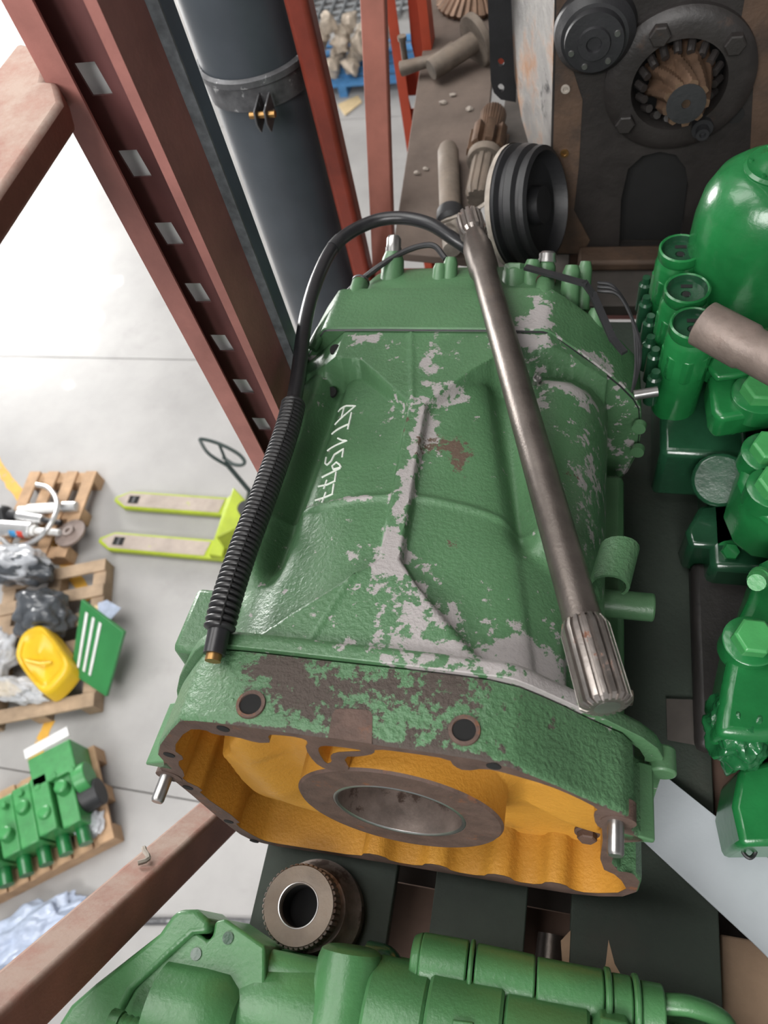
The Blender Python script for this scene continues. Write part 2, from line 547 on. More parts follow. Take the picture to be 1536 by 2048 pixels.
OUT = [(-0.267, -0.118), (-0.198, -0.014), (-0.181, -0.001), (-0.136, 0.004), (-0.048, 0.004), (0.08, 0.006), (0.158, 0.003), (0.207, -0.028), (0.248, -0.062), (0.293, -0.093), (0.298, -0.142), (0.313, -0.157), (0.313, -0.165), (0.286, -0.185), (0.29, -0.286), (0.327, -0.294), (0.33, -0.391), (0.271, -0.434), (0.182, -0.441), (0.128, -0.443), (0.068, -0.446), (-0.026, -0.449), (-0.156, -0.464), (-0.212, -0.468), (-0.247, -0.452), (-0.261, -0.384), (-0.279, -0.23), (-0.29, -0.183), (-0.268, -0.158)]
INN = [(-0.189, -0.03), (-0.165, -0.023), (-0.157, -0.034), (-0.131, -0.031), (-0.108, -0.04), (-0.096, -0.036), (-0.09, -0.033), (-0.088, -0.012), (-0.074, -0.008), (-0.05, -0.007), (-0.042, -0.014), (-0.051, -0.034), (-0.049, -0.074), (-0.039, -0.09), (-0.019, -0.09), (-0.008, -0.079), (-0.01, -0.043), (0.012, -0.035), (0.028, -0.022), (0.031, -0.008), (0.068, -0.006), (0.108, -0.007), (0.111, -0.024), (0.122, -0.033), (0.143, -0.018), (0.163, -0.022), (0.204, -0.038), (0.232, -0.058), (0.258, -0.084), (0.253, -0.096), (0.258, -0.133), (0.268, -0.146), (0.274, -0.288), (0.30, -0.311), (0.318, -0.376), (0.27, -0.416), (0.247, -0.412), (0.238, -0.392), (0.214, -0.392), (0.205, -0.417), (0.172, -0.423), (0.163, -0.402), (0.136, -0.402), (0.126, -0.426), (0.082, -0.429), (0.073, -0.408), (0.046, -0.408), (0.036, -0.431), (-0.008, -0.434), (-0.018, -0.412), (-0.046, -0.412), (-0.056, -0.437), (-0.151, -0.446), (-0.205, -0.45), (-0.222, -0.436), (-0.242, -0.382), (-0.225, -0.364), (-0.256, -0.258), (-0.242, -0.239), (-0.264, -0.211), (-0.25, -0.188), (-0.246, -0.145), (-0.227, -0.127), (-0.235, -0.101)]
SLOT = [(-0.033, -0.024), (-0.022, -0.018), (0.012, -0.016), (0.015, -0.020), (0.001, -0.025), (-0.018, -0.035), (-0.025, -0.047), (-0.026, -0.064), (-0.035, -0.073), (-0.037, -0.041)]


def ring2(poly, y, inset=0.0, ctr=(0.02, -0.2)):
    r = []
    n = len(poly)
    for i in range(n):
        a, b = Vector(poly[i - 1]), Vector(poly[(i + 1) % n])
        t = (b - a).normalized()
        nn = Vector((-t.y, t.x))
        p = Vector(poly[i])
        if nn.dot(Vector(ctr) - p) < 0 and abs(inset) > 0.012:
            nn = (Vector(ctr) - p).normalized()
        elif nn.dot(Vector(ctr) - p) < 0:
            nn = -nn
        q = p + nn * inset
        r.append(Vector((q.x, y, q.y)))
    return r


out_s = [(p.x, p.y) for p in resample(chaikin(OUT, 1), 0.007)]
bm = bmesh.new()
rings(bm, [ring2(out_s, y, i) for y, i in ((0.088, 0.012), (0.086, 0.001), (0.078, 0), (0.07, 0), (0.062, 0), (0.054, 0), (0.046, 0), (0.038, 0), (0.03, 0), (0.022, 0), (0.014, 0), (0.007, 0), (0.002, 0.0005), (0.0, 0.0025))], False, False)
bell = finish('bell_housing', bm, 'bell', gear, GO, angle=50)


def bell_attr(x, y, z):
    top = 1.0 if z > -0.012 else 0.0
    rust = 0.02
    if top:
        rust = 0.155 + 0.22 * bump(x, y, -0.10, 0.075, 0.06, 0.035) + 0.20 * bump(x, y, -0.04, 0.035, 0.06, 0.03) + 0.20 * bump(x, y, 0.09, 0.075, 0.07, 0.03) + 0.18 * bump(x, y, 0.10, 0.01, 0.06, 0.02) + 0.10 * bump(x, y, 0.02, 0.06, 0.10, 0.02)
        rust -= 0.2 * bump(x, y, -0.17, 0.04, 0.035, 0.08)
    rust += 0.33 * bump(x, y, 0.205, 0.062, 0.010, 0.012) * (1 if z > -0.08 else 0)
    rust += 0.25 * math.exp(-(y / 0.0035) ** 2)
    chip = 0.35 * bump(x, y, 0.25, 0.09, 0.05, 0.012)
    return chip, rust


attrs(bell, bell_attr)

bm = bmesh.new()
edges = []
loop(ring2(out_s, 0.0, 0.0025))
inn_s = [(p.x, p.y) for p in chaikin(INN, 1)]
slot_s = [(p.x, p.y) for p in chaikin(SLOT, 1)]
loop(ring2(inn_s, 0.0))
loop(ring2(slot_s, 0.0))
bmesh.ops.triangle_fill(bm, edges=edges, use_beauty=True, use_dissolve=False)
finish('flange_face', bm, 'rim', gear, GO, smooth=False)
bm = bmesh.new()
rings(bm, [ring2(inn_s, 0.0003), ring2(inn_s, 0.004), ring2(inn_s, 0.05), ring2(inn_s, 0.10)], False, False)
rings(bm, [ring2(slot_s, 0.0003), ring2(slot_s, 0.02)], False, True)
finish('flange_inner_wall', bm, 'yellow', gear, GO, angle=50)

# dished yellow web behind the rim, with its groove round the hub and the deep pocket on the lower left
HC = (0.032, -0.200)
HR = 0.127


def ray_out(th):
    d = Vector((math.cos(th), math.sin(th)))
    best = 0.2
    n = len(OUT)
    c = Vector(HC)
    for i in range(n):
        a, b = Vector(OUT[i]) - c, Vector(OUT[(i + 1) % n]) - c
        e = b - a
        den = d.x * e.y - d.y * e.x
        if abs(den) < 1e-9:
            continue
        t = (a.x * e.y - a.y * e.x) / den
        s = (a.x * d.y - a.y * d.x) / den
        if t > 0 and -1e-6 <= s <= 1 + 1e-6:
            best = max(best if best != 0.2 else 0, t)
    return best


def web_depth(x, z, t, th):
    dg = math.degrees(th) % 360
    left = sstep(120, 150, dg) * (1 - sstep(275, 300, dg))
    low = sstep(205, 240, dg) * (1 - sstep(325, 345, dg))
    y = 0.036
    y += 0.030 * math.exp(-((t - 0.13) / 0.16) ** 2) * (0.4 + 0.6 * math.sin(math.radians(dg)) ** 2)
    y -= 0.012 * left * math.exp(-((t - 0.42) / 0.2) ** 2)
    y += 0.050 * left * sstep(0.62, 0.70, t + 0.10 * math.sin(3 * th))
    y += 0.030 * low * sstep(0.05, 0.4, t)
    y += 0.022 * bump(x, z, -0.135, -0.10, 0.028, 0.05)
    y += 0.016 * bump(x, z, 0.205, -0.18, 0.03, 0.08)
    y -= 0.020 * bump(x, z, -0.09, -0.36, 0.05, 0.03)
    y += 0.020 * sstep(0.9, 1.0, t) * (1 - left)
    return y


bm = bmesh.new()
NT, NR = 220, 44
rs = []
for j in range(NR + 1):
    t = j / NR
    row = []
    for i in range(NT):
        th = 2 * PI * i / NT
        R_ = ray_out(th) - 0.008
        r = HR + (R_ - HR) * t
        x, z = HC[0] + math.cos(th) * r, HC[1] + math.sin(th) * r
        row.append(Vector((x, web_depth(x, z, t, th), z)))
    rs.append(row)
rs.insert(0, [Vector((HC[0] + math.cos(2 * PI * i / NT) * HR, 0.003, HC[1] + math.sin(2 * PI * i / NT) * HR)) for i in range(NT)])
rings(bm, rs, False, False)
finish('yellow_web', bm, 'yellow', gear, GO, angle=60)

bm = bmesh.new()
lathe(bm, (HC[0], 0.003, HC[1]), (0, 1, 0), [(0, HR), (-0.003, HR - 0.003), (-0.003, 0.083), (-0.001, 0.080), (0.004, 0.080)], 96, False, False)
finish('hub_face', bm, 'rim', gear, GO, angle=30)
bm = bmesh.new()
lathe(bm, (HC[0], 0, HC[1]), (0, 1, 0), [(0.001, 0.083), (-0.0005, 0.081), (-0.0005, 0.079), (0.0015, 0.077)], 96, False, False)
finish('bore_edge_ring', bm, 'steel', gear, GO, angle=60)
bm = bmesh.new()
lathe(bm, (HC[0], 0, HC[1]), (0, 1, 0), [(0.0015, 0.077), (0.055, 0.076), (0.055, 0.064), (0.075, 0.064), (0.076, 0.03), (0.11, 0.03)], 96, False, True)
finish('bore', bm, 'bore', gear, GO, angle=30)
bm = bmesh.new()
lathe(bm, (HC[0] - 0.028, 0.030, HC[1] + 0.0705), (0, 0.0, -1), [(0.0, 0.012), (0.0015, 0.012)], 16)
finish('oil_hole', bm, 'hole', gear, GO)
bm = bmesh.new()
lathe(bm, (0.06, 0.030, -0.352), (0, -1, 0), [(0, 0.034), (0.008, 0.034), (0.008, 0.026), (0.001, 0.026)], 40, False, True)
finish('lower_bore', bm, 'hole', gear, GO)

for k, (x, z) in enumerate(((-0.139, -0.012), (-0.247, -0.122), (-0.266, -0.241), (-0.248, -0.372), (-0.232, -0.457), (0.152, -0.008))):
    bm = bmesh.new()
    lathe(bm, (x, -0.0008, z), (0, 1, 0), [(0, 0.0075), (0.0006, 0.0075)], 20)
    finish('flange_hole', bm, 'hole', gear, GO)
for x, z in ((-0.283, -0.205), (0.277, -0.112)):
    bm = bmesh.new()
    lathe(bm, (x, 0.01, z), (0, -1, 0), [(0, 0.0085), (0.042, 0.0085), (0.045, 0.007)], 24)
    finish('dowel_pin', bm, 'steel', gear, GO)
    bm = bmesh.new()
    lathe(bm, (x + 0.003, 0.0, z), (0, -1, 0), [(-0.02, 0.018), (0.001, 0.018)], 24)
    finish('pin_boss', bm, 'rim', gear, GO)
# small tongue plates that stick out beside the two dowels
for pts in ([(-0.262, 0, -0.150), (-0.300, 0, -0.170), (-0.302, 0, -0.176), (-0.262, 0, -0.178)], [(0.285, 0, -0.143), (0.322, 0, -0.156), (0.322, 0, -0.164), (0.285, 0, -0.172)]):
    bm = bmesh.new()
    prism(bm, pts, (0, 0.085, 0))
    finish('locating_tab', bm, 'green', gear, GO, bevel=0.002)
# bolts showing in the deep yellow pocket
for x, z, y in ((-0.185, -0.205, 0.072), (0.262, -0.345, 0.060), (0.105, -0.385, 0.05)):
    bm = bmesh.new()
    hexbolt(bm, (x, y, z), (0, -1, 0.15), 0.013, 0.014, 1.3)
    finish('pocket_bolt', bm, 'rim', gear, GO)

# two tapped holes and the bare machined pad on top of the bell housing
for x, y in ((-0.110, 0.024), (0.120, 0.027)):
    bm = bmesh.new()
    lathe(bm, (x, y, 0.0020), (0, 0, 1), [(0.002, 0.0165), (0.0045, 0.016), (0.0048, 0.0125), (0.0035, 0.0118)], 36, False, False)
    h = finish('tapped_hole', bm, 'rim', gear, GO, angle=60)
    bm = bmesh.new()
    lathe(bm, (x, y, 0.0045), (0, 0, 1), [(0, 0.0122), (0.0008, 0.0122)], 32)
    finish('hole_bottom', bm, 'hole', h)
    h.children[0].data.transform(Matrix.Translation(-Vector(GO)))
bm = bmesh.new()
pad = [Vector(q) for q in ((-0.0185, 0.024), (-0.0165, 0.030), (-0.011, 0.0325), (0.017, 0.0345), (0.022, 0.033), (0.0245, 0.028), (0.030, -0.0005), (-0.0165, -0.0005))]
prism(bm, [(p.x, max(p.y, -0.001), 0.0035) for p in pad], (0, 0, 0.0022))
finish('machined_pad', bm, 'rim', gear, GO)

# casing flange: thin lip of the main casing bolted to the bell
lip = [(-0.300, -0.20), (-0.272, -0.115), (-0.215, -0.022), (-0.19, 0.004), (-0.165, 0.010), (0.150, 0.010), (0.172, 0.004), (0.215, -0.028), (0.262, -0.062), (0.318, -0.108), (0.336, -0.155), (0.340, -0.37), (0.28, -0.425), (-0.24, -0.445), (-0.275, -0.38)]
lip_s = [(p.x, p.y) for p in resample(chaikin(lip, 1), 0.008)]
bm = bmesh.new()
rings(bm, [ring2(lip_s, y, i) for y, i in ((0.0885, 0.02), (0.0885, 0.001), (0.0895, 0.0), (0.096, 0.0), (0.103, 0.0), (0.105, 0.001), (0.109, 0.004), (0.112, 0.03))], False, False)
lipo = finish('casing_flange', bm, 'casing', gear, GO, angle=28)


def top_attr(x, y, z):
    chip = 0.165 + 0.05 * bump(x, y, 0.05, 0.16, 0.2, 0.08)
    chip += 0.21 * bump(x, y, 0.0, 0.36, 0.014, 0.15) + 0.20 * bump(x, y, -0.005, 0.24, 0.03, 0.035) + 0.12 * bump(x, y, 0.04, 0.18, 0.025, 0.05) + 0.20 * bump(x, y, 0.075, 0.165, 0.02, 0.02)
    chip += 0.33 * bump(x, y, 0.175, 0.135, 0.045, 0.032) + 0.22 * bump(x, y, 0.06, 0.115, 0.06, 0.018) + 0.2 * bump(x, y, 0.17, 0.10, 0.06, 0.02)
    chip += 0.34 * bump(x, y, 0.125, 0.668, 0.045, 0.018) + 0.24 * bump(x, y, 0.20, 0.61, 0.05, 0.03) + 0.2 * bump(x, y, 0.15, 0.56, 0.022, 0.02)
    chip += 0.26 * bump(x, y, -0.12, 0.668, 0.035, 0.014) + 0.17 * bump(x, y, -0.01, 0.62, 0.02, 0.05) + 0.10 * bump(x, y, -0.03, 0.52, 0.05, 0.035) + 0.2 * bump(x, y, 0.03, 0.55, 0.025, 0.02) + 0.16 * bump(x, y, 0.01, 0.47, 0.02, 0.03)
    chip += 0.14 * bump(x, y, 0.235, 0.45, 0.03, 0.12) + 0.2 * bump(x, y, -0.07, 0.345, 0.06, 0.006)
    chip -= 0.10 * bump(x, y, 0.09, 0.30, 0.07, 0.05)
    rust = 0.06 + 0.30 * bump(x, y, 0.038, 0.455, 0.035, 0.022) + 0.30 * bump(x, y, 0.062, 0.425, 0.022, 0.026) + 0.24 * bump(x, y, 0.075, 0.285, 0.016, 0.014)
    rust += 0.22 * bump(x, y, 0.20, 0.425, 0.03, 0.018) + 0.26 * bump(x, y, -0.025, 0.475, 0.008, 0.022) + 0.18 * bump(x, y, 0.005, 0.43, 0.012, 0.04)
    return chip, rust


def lip_attr(x, y, z):
    c = 0.12
    if z > -0.02:
        c += 0.20 * bump(x, 0, 0.10, 0, 0.05, 1) + 0.12 * bump(x, 0, -0.02, 0, 0.1, 1)
    if x > 0.13:
        c += 0.34 * bump(x, 0, 0.20, 0, 0.06, 1)
    return c, 0.10


attrs(lipo, lip_attr)


def seg_sdf(px, py, poly):
    d2 = 1e9
    inside = False
    n = len(poly)
    for i in range(n):
        ax, ay = poly[i]
        bx, by = poly[(i + 1) % n]
        ex, ey = bx - ax, by - ay
        t = ((px - ax) * ex + (py - ay) * ey) / (ex * ex + ey * ey)
        t = min(1, max(0, t))
        dx, dy = px - ax - t * ex, py - ay - t * ey
        d2 = min(d2, dx * dx + dy * dy)
        if (ay > py) != (by > py) and px < ex * (py - ay) / (by - ay) + ax:
            inside = not inside
    d = math.sqrt(d2)
    return d if inside else -d


PLATE = [(-0.225, 0.08), (0.165, 0.08), (0.150, 0.105), (0.118, 0.122), (0.040, 0.203), (0.014, 0.237), (0.0, 0.518), (0.058, 0.592), (0.085, 0.618), (0.13, 0.645), (0.20, 0.663), (0.275, 0.672), (0.275, 0.72), (-0.26, 0.72), (-0.25, 0.645), (-0.19, 0.618), (-0.122, 0.610), (-0.028, 0.514), (-0.014, 0.234), (-0.043, 0.205), (-0.145, 0.100), (-0.165, 0.098), (-0.225, 0.098)]


def section(y):
    br = sstep(0.275, 0.335, y) * (1 - sstep(0.60, 0.66, y))
    bl = sstep(0.20, 0.26, y) * (1 - sstep(0.615, 0.66, y))
    vx = 0.088 + (0.667 - y) * 0.185
    fl = 1 - sstep(0.10, 0.19, y)
    return [(-0.235, -0.40), (-0.27, -0.30), (-0.275, -0.20), (-0.262, -0.128), (-0.232, -0.078 + 0.014 * bl), (-0.196, -0.058 + 0.020 * bl), (-0.166, -0.050 - 0.022 * bl), (-0.146, -0.040 - 0.004 * bl),
            (-0.120, -0.034), (-0.07, -0.024), (-0.018, -0.019), (0.018, -0.019), (0.055, -0.023), (vx - 0.026, -0.032 - 0.004 * br), (vx, -0.046 - 0.022 * br),
            (max(0.172, vx + 0.028), -0.062 + 0.028 * br), (0.222, -0.082 + 0.030 * br), (0.256, -0.125 + 0.012 * br), (0.268, -0.20), (0.262, -0.30), (0.235, -0.40)]


bm = bmesh.new()
rs = []
NY = 170
for j in range(NY + 1):
    y = 0.102 + (0.692 - 0.102) * j / NY
    pts = [(p.x, p.y) for p in smooth_path([(a, b, 0) for a, b in section(y)], 16)]
    row = []
    for x, z in pts:
        if z > -0.13:
            k = sstep(-0.0028, 0.0022, seg_sdf(x, y, PLATE))
            tgt = -0.001 - 0.85 * max(0, abs(x) - 0.165)
            if z < tgt:
                z = z + (tgt - z) * k
            yy = 0.350 - 0.9 * x * x
            z += 0.0035 * math.exp(-((y - yy) / 0.005) ** 2) * (1 - k)
            if 0.10 < y < 0.215:
                xl = -0.071 + (y - 0.10) * 0.30
                z += 0.0028 * math.exp(-((x - xl) / 0.0035) ** 2) * k
            if 0.515 < y < 0.69:
                xl = -0.022 - (y - 0.52) * 0.19
                z += 0.0028 * math.exp(-((x - xl) / 0.0035) ** 2) * k
            for (cx, cy, rr, hh) in ((0.215, 0.295, 0.02, 0.014), (-0.215, 0.335, 0.025, 0.018), (-0.215, 0.52, 0.02, 0.008)):
                z += hh * bump(x, y, cx, cy, rr, rr)
        row.append(Vector((x, y, z)))
    rs.append(row)
rings(bm, rs, False, False, closed=False)
casing = finish('main_casing', bm, 'casing', gear, GO, angle=70)
attrs(casing, top_attr)
casing_bvh = BVHTree.FromPolygons([v.co.copy() for v in casing.data.vertices], [tuple(p.vertices) for p in casing.data.polygons])


def on_casing(x, y, lift=0.0):
    h = casing_bvh.ray_cast(Vector((x, y, 0.3)) - Vector(GO), Vector((0, 0, -1)))
    z = h[0].z + GO[2] if h[0] else -0.05
    return Vector((x, y, z + lift))


# left front: stepped block with a recess beside the lip
bm = bmesh.new()
box(bm, -0.262, -0.205, 0.106, 0.20, -0.30, -0.052)
finish('corner_block', bm, 'casing', gear, GO, bevel=0.008)
attrs(gear.children[-1], lambda x, y, z: (0.1, 0.08))

# handwritten white number along the left panel
TXT = [[(-0.1496, 0.5429), (-0.1353, 0.5453), (-0.1191, 0.5411), (-0.1374, 0.5174), (-0.1462, 0.5081)], [(-0.1386, 0.5423), (-0.1371, 0.5181)], [(-0.122, 0.5264), (-0.119, 0.4894)], [(-0.119, 0.5014), (-0.132, 0.4953), (-0.1458, 0.4873)], [(-0.1311, 0.4723), (-0.1219, 0.4658), (-0.1139, 0.464), (-0.1293, 0.4576), (-0.1428, 0.4498)], [(-0.1131, 0.4298), (-0.115, 0.4471), (-0.1275, 0.4375), (-0.1293, 0.4244), (-0.1339, 0.4173), (-0.1385, 0.4225), (-0.1403, 0.4348)], [(-0.1097, 0.4087), (-0.113, 0.4145), (-0.12, 0.4207), (-0.1247, 0.4137), (-0.1211, 0.4067), (-0.1097, 0.4087)], [(-0.1103, 0.4074), (-0.1223, 0.4006), (-0.1358, 0.3931)], [(-0.1148, 0.3999), (-0.1123, 0.3824), (-0.1235, 0.3769), (-0.1367, 0.3759)], [(-0.1258, 0.3861), (-0.1261, 0.3698)], [(-0.1122, 0.3766), (-0.1095, 0.3573), (-0.1207, 0.3525), (-0.134, 0.3492)], [(-0.121, 0.3621), (-0.1213, 0.3429)]]
bm = bmesh.new()
for s in TXT:
    s2 = []
    for a, b in zip(s, s[1:]):
        s2 += [Vector(a).lerp(Vector(b), q / 4) for q in range(4)]
    s2.append(Vector(s[-1]))
    tube(bm, [on_casing(p.x, p.y, 0.0004) for p in s2], 0.0016, 6)
t_ = finish('handwritten_number', bm, 'chalk', gear, GO)
t_['label'] = 'white handwritten AT 15977 on the left panel'

# rear flange with its chips, and rear cover behind it
RF = [(-0.320, -0.26), (-0.285, -0.112), (-0.208, 0.0), (-0.19, 0.006), (0.150, 0.006), (0.168, 0.0), (0.229, -0.050), (0.300, -0.118), (0.322, -0.16), (0.326, -0.28), (0.27, -0.382), (-0.26, -0.382)]
rf_s = [(p.x, p.y) for p in resample(chaikin(RF, 1), 0.008)]
bm = bmesh.new()
rings(bm, [ring2(rf_s, y, i) for y, i in ((0.686, 0.13), (0.686, 0.002), (0.688, 0), (0.70, 0), (0.715, 0), (0.73, 0), (0.745, 0), (0.76, 0), (0.775, 0), (0.79, 0.0), (0.799, 0.001), (0.801, 0.004), (0.801, 0.06))], False, False)
rf = finish('rear_flange', bm, 'casing', gear, GO, angle=40)
attrs(rf, lambda x, y, z: (0.10 + 0.30 * bump(x, y, 0.152, 0.745, 0.022, 0.05) + 0.28 * bump(x, y, 0.125, 0.70, 0.03, 0.03) + 0.16 * (1 if x > 0.17 else 0) * math.exp(-((y - 0.69) / 0.012) ** 2) + 0.22 * bump(x, y, -0.26, 0.70, 0.04, 0.06) + 0.2 * bump(x, y, 0.25, 0.71, 0.03, 0.02),
                      0.02 + 0.26 * bump(x, y, -0.075, 0.765, 0.014, 0.01)))
bm = bmesh.new()
gsk = [(p.x, p.y) for p in chaikin(RF, 1)]
rings(bm, [ring2(gsk, 0.683, 0.004), ring2(gsk, 0.6865, 0.002)], False, False)
finish('gasket_line', bm, 'black', gear, GO)
COV = [(-0.27, -0.30), (-0.25, -0.13), (-0.185, -0.035), (-0.14, -0.012), (0.13, -0.010), (0.16, -0.02), (0.225, -0.08), (0.27, -0.15), (0.28, -0.30), (0.2, -0.355), (-0.2, -0.355)]
cov_s = [(p.x, p.y) for p in resample(chaikin(COV, 2), 0.012)]
bm = bmesh.new()
rings(bm, [ring2(cov_s, 0.799, 0.0), ring2(cov_s, 0.84, 0.0), ring2(cov_s, 0.885, 0.006), ring2(cov_s, 0.905, 0.012), ring2(cov_s, 0.918, 0.03), ring2(cov_s, 0.921, 0.07)], False, True)
finish('rear_cover', bm, 'green', gear, GO, angle=50)

# bosses and bolts standing round the rear cover; each boss is a part, its bolt a sub-part
BOSS = [(-0.127, 0.875, -0.035, 0.020, 0.055, 'steel', 0.0135, 0.030), (-0.036, 0.860, -0.022, 0.0125, 0.030, None, 0, 0), (-0.018, 0.865, -0.020, 0.0125, 0.036, None, 0, 0), (0.096, 0.850, -0.02, 0.021, 0.026, 'green', 0.019, 0.012), (0.125, 0.846, -0.02, 0.0145, 0.040, None, 0, 0), (0.148, 0.860, -0.025, 0.0155, 0.034, 'steel', 0.0145, 0.018), (0.190, 0.842, -0.035, 0.015, 0.045, None, 0, 0), (0.212, 0.868, -0.05, 0.012, 0.05, None, 0, 0), (0.236, 0.80, -0.07, 0.014, 0.028, None, 0, 0), (0.257, 0.78, -0.10, 0.012, 0.026, 'steel', 0.009, 0.008)]
for x, y, z, r, h, capm, cr, ch in BOSS:
    d = Vector((0.03, 0.62, 0.78)).normalized()
    p = Vector((x, y, z))
    bm = bmesh.new()
    lathe(bm, p - d * 0.03, d, [(0, r * 1.15), (0.03 + h * 0.75, r), (0.03 + h, r * 0.72)], 20)
    b_ = finish('cover_boss', bm, 'green', gear, GO, angle=50)
    if capm:
        bm = bmesh.new()
        q = p + d * (h - 0.002)
        if capm == 'green':
            hexbolt(bm, q - d * 0.004, d, cr, ch)
        else:
            lathe(bm, q, d, [(0, cr * 1.08), (ch * 0.3, cr * 1.08), (ch * 0.3, cr), (ch * 0.8, cr), (ch, cr * 0.7)], 18)
        finish('cover_bolt', bm, capm, b_, GO)
# half-round bolt wells on the top edge of the rear flange
for x in (-0.172, 0.150):
    bm = bmesh.new()
    lathe(bm, (x, 0.775, -0.012), (0, 1, 0.12), [(0, 0.0155), (0.055, 0.0150), (0.058, 0.012)], 24)
    w_ = finish('bolt_well', bm, 'green', gear, GO, angle=50)
    bm = bmesh.new()
    lathe(bm, (x, 0.8305, -0.0055), (0, 1, 0.12), [(0, 0.0162), (0.004, 0.0162), (0.004, 0.0125)], 24, False, False)
    finish('well_rim', bm, 'clamp' if x < 0 else 'rim', w_, GO)
# casing screws and the little lugs
bm = bmesh.new()
lathe(bm, on_casing(0.150, 0.622, -0.004), (0.1, -0.3, 1), [(0, 0.007), (0.018, 0.007), (0.019, 0.0045), (0.016, 0.0045)], 16)
finish('set_screw', bm, 'steel', gear, GO)
for x, y, z in ((0.322, 0.735, -0.165), (0.326, 0.735, -0.22)):
    bm = bmesh.new()
    lathe(bm, (x - 0.004, y - 0.062, z - 0.01), (-0.2, -1, 0.1), [(0, 0.011), (0.012, 0.011)], 20)
    finish('flange_plug', bm, 'green', gear, GO)
for x, y, mm in ((-0.172, 0.645, 'hole'), (-0.178, 0.600, 'hole')):
    bm = bmesh.new()
    lathe(bm, on_casing(x, y, -0.002), (0, -0.4, 1), [(0, 0.010), (0.0045, 0.009)], 16)
    finish('recess', bm, mm, gear, GO)
# strengthening bead from the rear-left bolt well over the flange
bm = bmesh.new()
tube(bm, [(-0.185, 0.80, -0.010), (-0.196, 0.75, -0.006), (-0.212, 0.70, -0.012), (-0.224, 0.67, -0.026)], 0.010, 10)
finish('raised_bead', bm, 'green', gear, GO)
# pipes clipped over the rear cover
bm = bmesh.new()
tube(bm, smooth_path([(-0.235, 0.80, -0.07), (-0.205, 0.83, -0.03), (-0.150, 0.868, 0.0), (-0.10, 0.905, 0.012), (-0.055, 0.918, 0.014), (-0.028, 0.893, 0.002)], 6), 0.0052, 8)
finish('brake_pipe', bm, 'black', gear, GO)
bm = bmesh.new()
pth = [Vector(p) for p in ((0.118, 0.842, 0.012), (0.165, 0.822, 0.010), (0.214, 0.806, 0.004), (0.228, 0.795, -0.01), (0.262, 0.735, -0.05), (0.280, 0.715, -0.06))]
for a, b in zip(pth, pth[1:]):
    dd = (b - a).normalized()
    sd = dd.cross(Vector((0, 0, 1))).normalized() * 0.006
    prism(bm, [a - sd - dd * 0.003, b - sd + dd * 0.003, b + sd + dd * 0.003, a + sd - dd * 0.003], (0, 0, 0.005))
finish('flat_bracket', bm, 'black', gear, GO)
for k in range(3):
    bm = bmesh.new()
    tube(bm, smooth_path([(0.235, 0.85 - 0.012 * k, -0.02), (0.262 + 0.004 * k, 0.835 - 0.012 * k, -0.02), (0.292 + 0.004 * k, 0.785 - 0.02 * k, -0.045), (0.302 + 0.003 * k, 0.725, -0.085), (0.300, 0.69, -0.12)], 6), 0.0028, 6)
    finish('wire', bm, 'black', gear, GO)
# right flank: bent clip, dowel bosses, stud
bm = bmesh.new()
rr = []
for a in range(-40, 221, 20):
    q = math.radians(a)
    rr.append(q)
for s, r_ in ((0, 0.026),):
    outer = [Vector((0.262 + 0.024 * math.cos(q), 0.255, -0.050 + 0.024 * math.sin(q))) for q in rr]
    inner = [Vector((0.262 + 0.020 * math.cos(q), 0.255, -0.050 + 0.020 * math.sin(q))) for q in rr[::-1]]
prism(bm, outer + inner, (0.012, 0.06, 0.0))
finish('bent_clip', bm, 'bell', gear, GO)
attrs(gear.children[-1], lambda x, y, z: (0.0, 0.24))
bm = bmesh.new()
cyl(bm, (0.25, 0.33, -0.20), (0.335, 0.33, -0.20), 0.020)
finish('side_spigot', bm, 'green', gear, GO, bevel=0.003)
bm = bmesh.new()
cyl(bm, (0.24, 0.165, -0.155), (0.300, 0.168, -0.160), 0.0095)
finish('side_stud', bm, 'dirty', gear, GO)
bm = bmesh.new()
cyl(bm, (0.30, 0.66, -0.10), (0.335, 0.665, -0.095), 0.008)
finish('side_fitting', bm, 'steel', gear, GO)
bm = bmesh.new()
box(bm, 0.25, 0.30, 0.11, 0.62, -0.36, -0.24)
finish('side_rail', bm, 'green', gear, GO, bevel=0.01)
bm = bmesh.new()
lathe(bm, (0.333, 0.09, -0.165), (0, 1, 0), [(-0.012, 0.016), (0.02, 0.016)], 20)
finish('corner_boss', bm, 'green', gear, GO, bevel=0.003)
# block under the front of the casing so the box sits level on the planks
bk = thing('wooden_block', 'dark wooden chock under the front of the green gearbox', 'block', (-0.2, 0.36, 3.40))
bm = bmesh.new()
box(bm, -0.09, 0.09, -0.05, 0.05, 0.0, 0.055)
finish('timber', bm, 'plankgreen', bk, bevel=0.003)

GM = gear.matrix_basis.copy()
GM = Matrix.Translation((-0.2, 0.5514, 3.4084)) @ Matrix.Rotation(math.radians(-8.5), 4, 'X')


def gw(x, y, z):
    return GM @ (Vector((x, y, z)) - Vector(GO))


# ---------------------------------------------------------------- splined shaft lying on the gearbox
A_, B_ = gw(0.256, 0.062, 0.022), gw(0.006, 0.968, 0.038)
ax = (B_ - A_).normalized()
LN = (B_ - A_).length
shaft = thing('splined_shaft', 'long bare steel shaft with splined ends lying along the green gearbox', 'shaft', A_)


def teeth(n, depth):
    def f(u, s):
        k = (u * n) % 1.0
        return 1.0 if k < 0.58 else 1.0 - depth
    return f


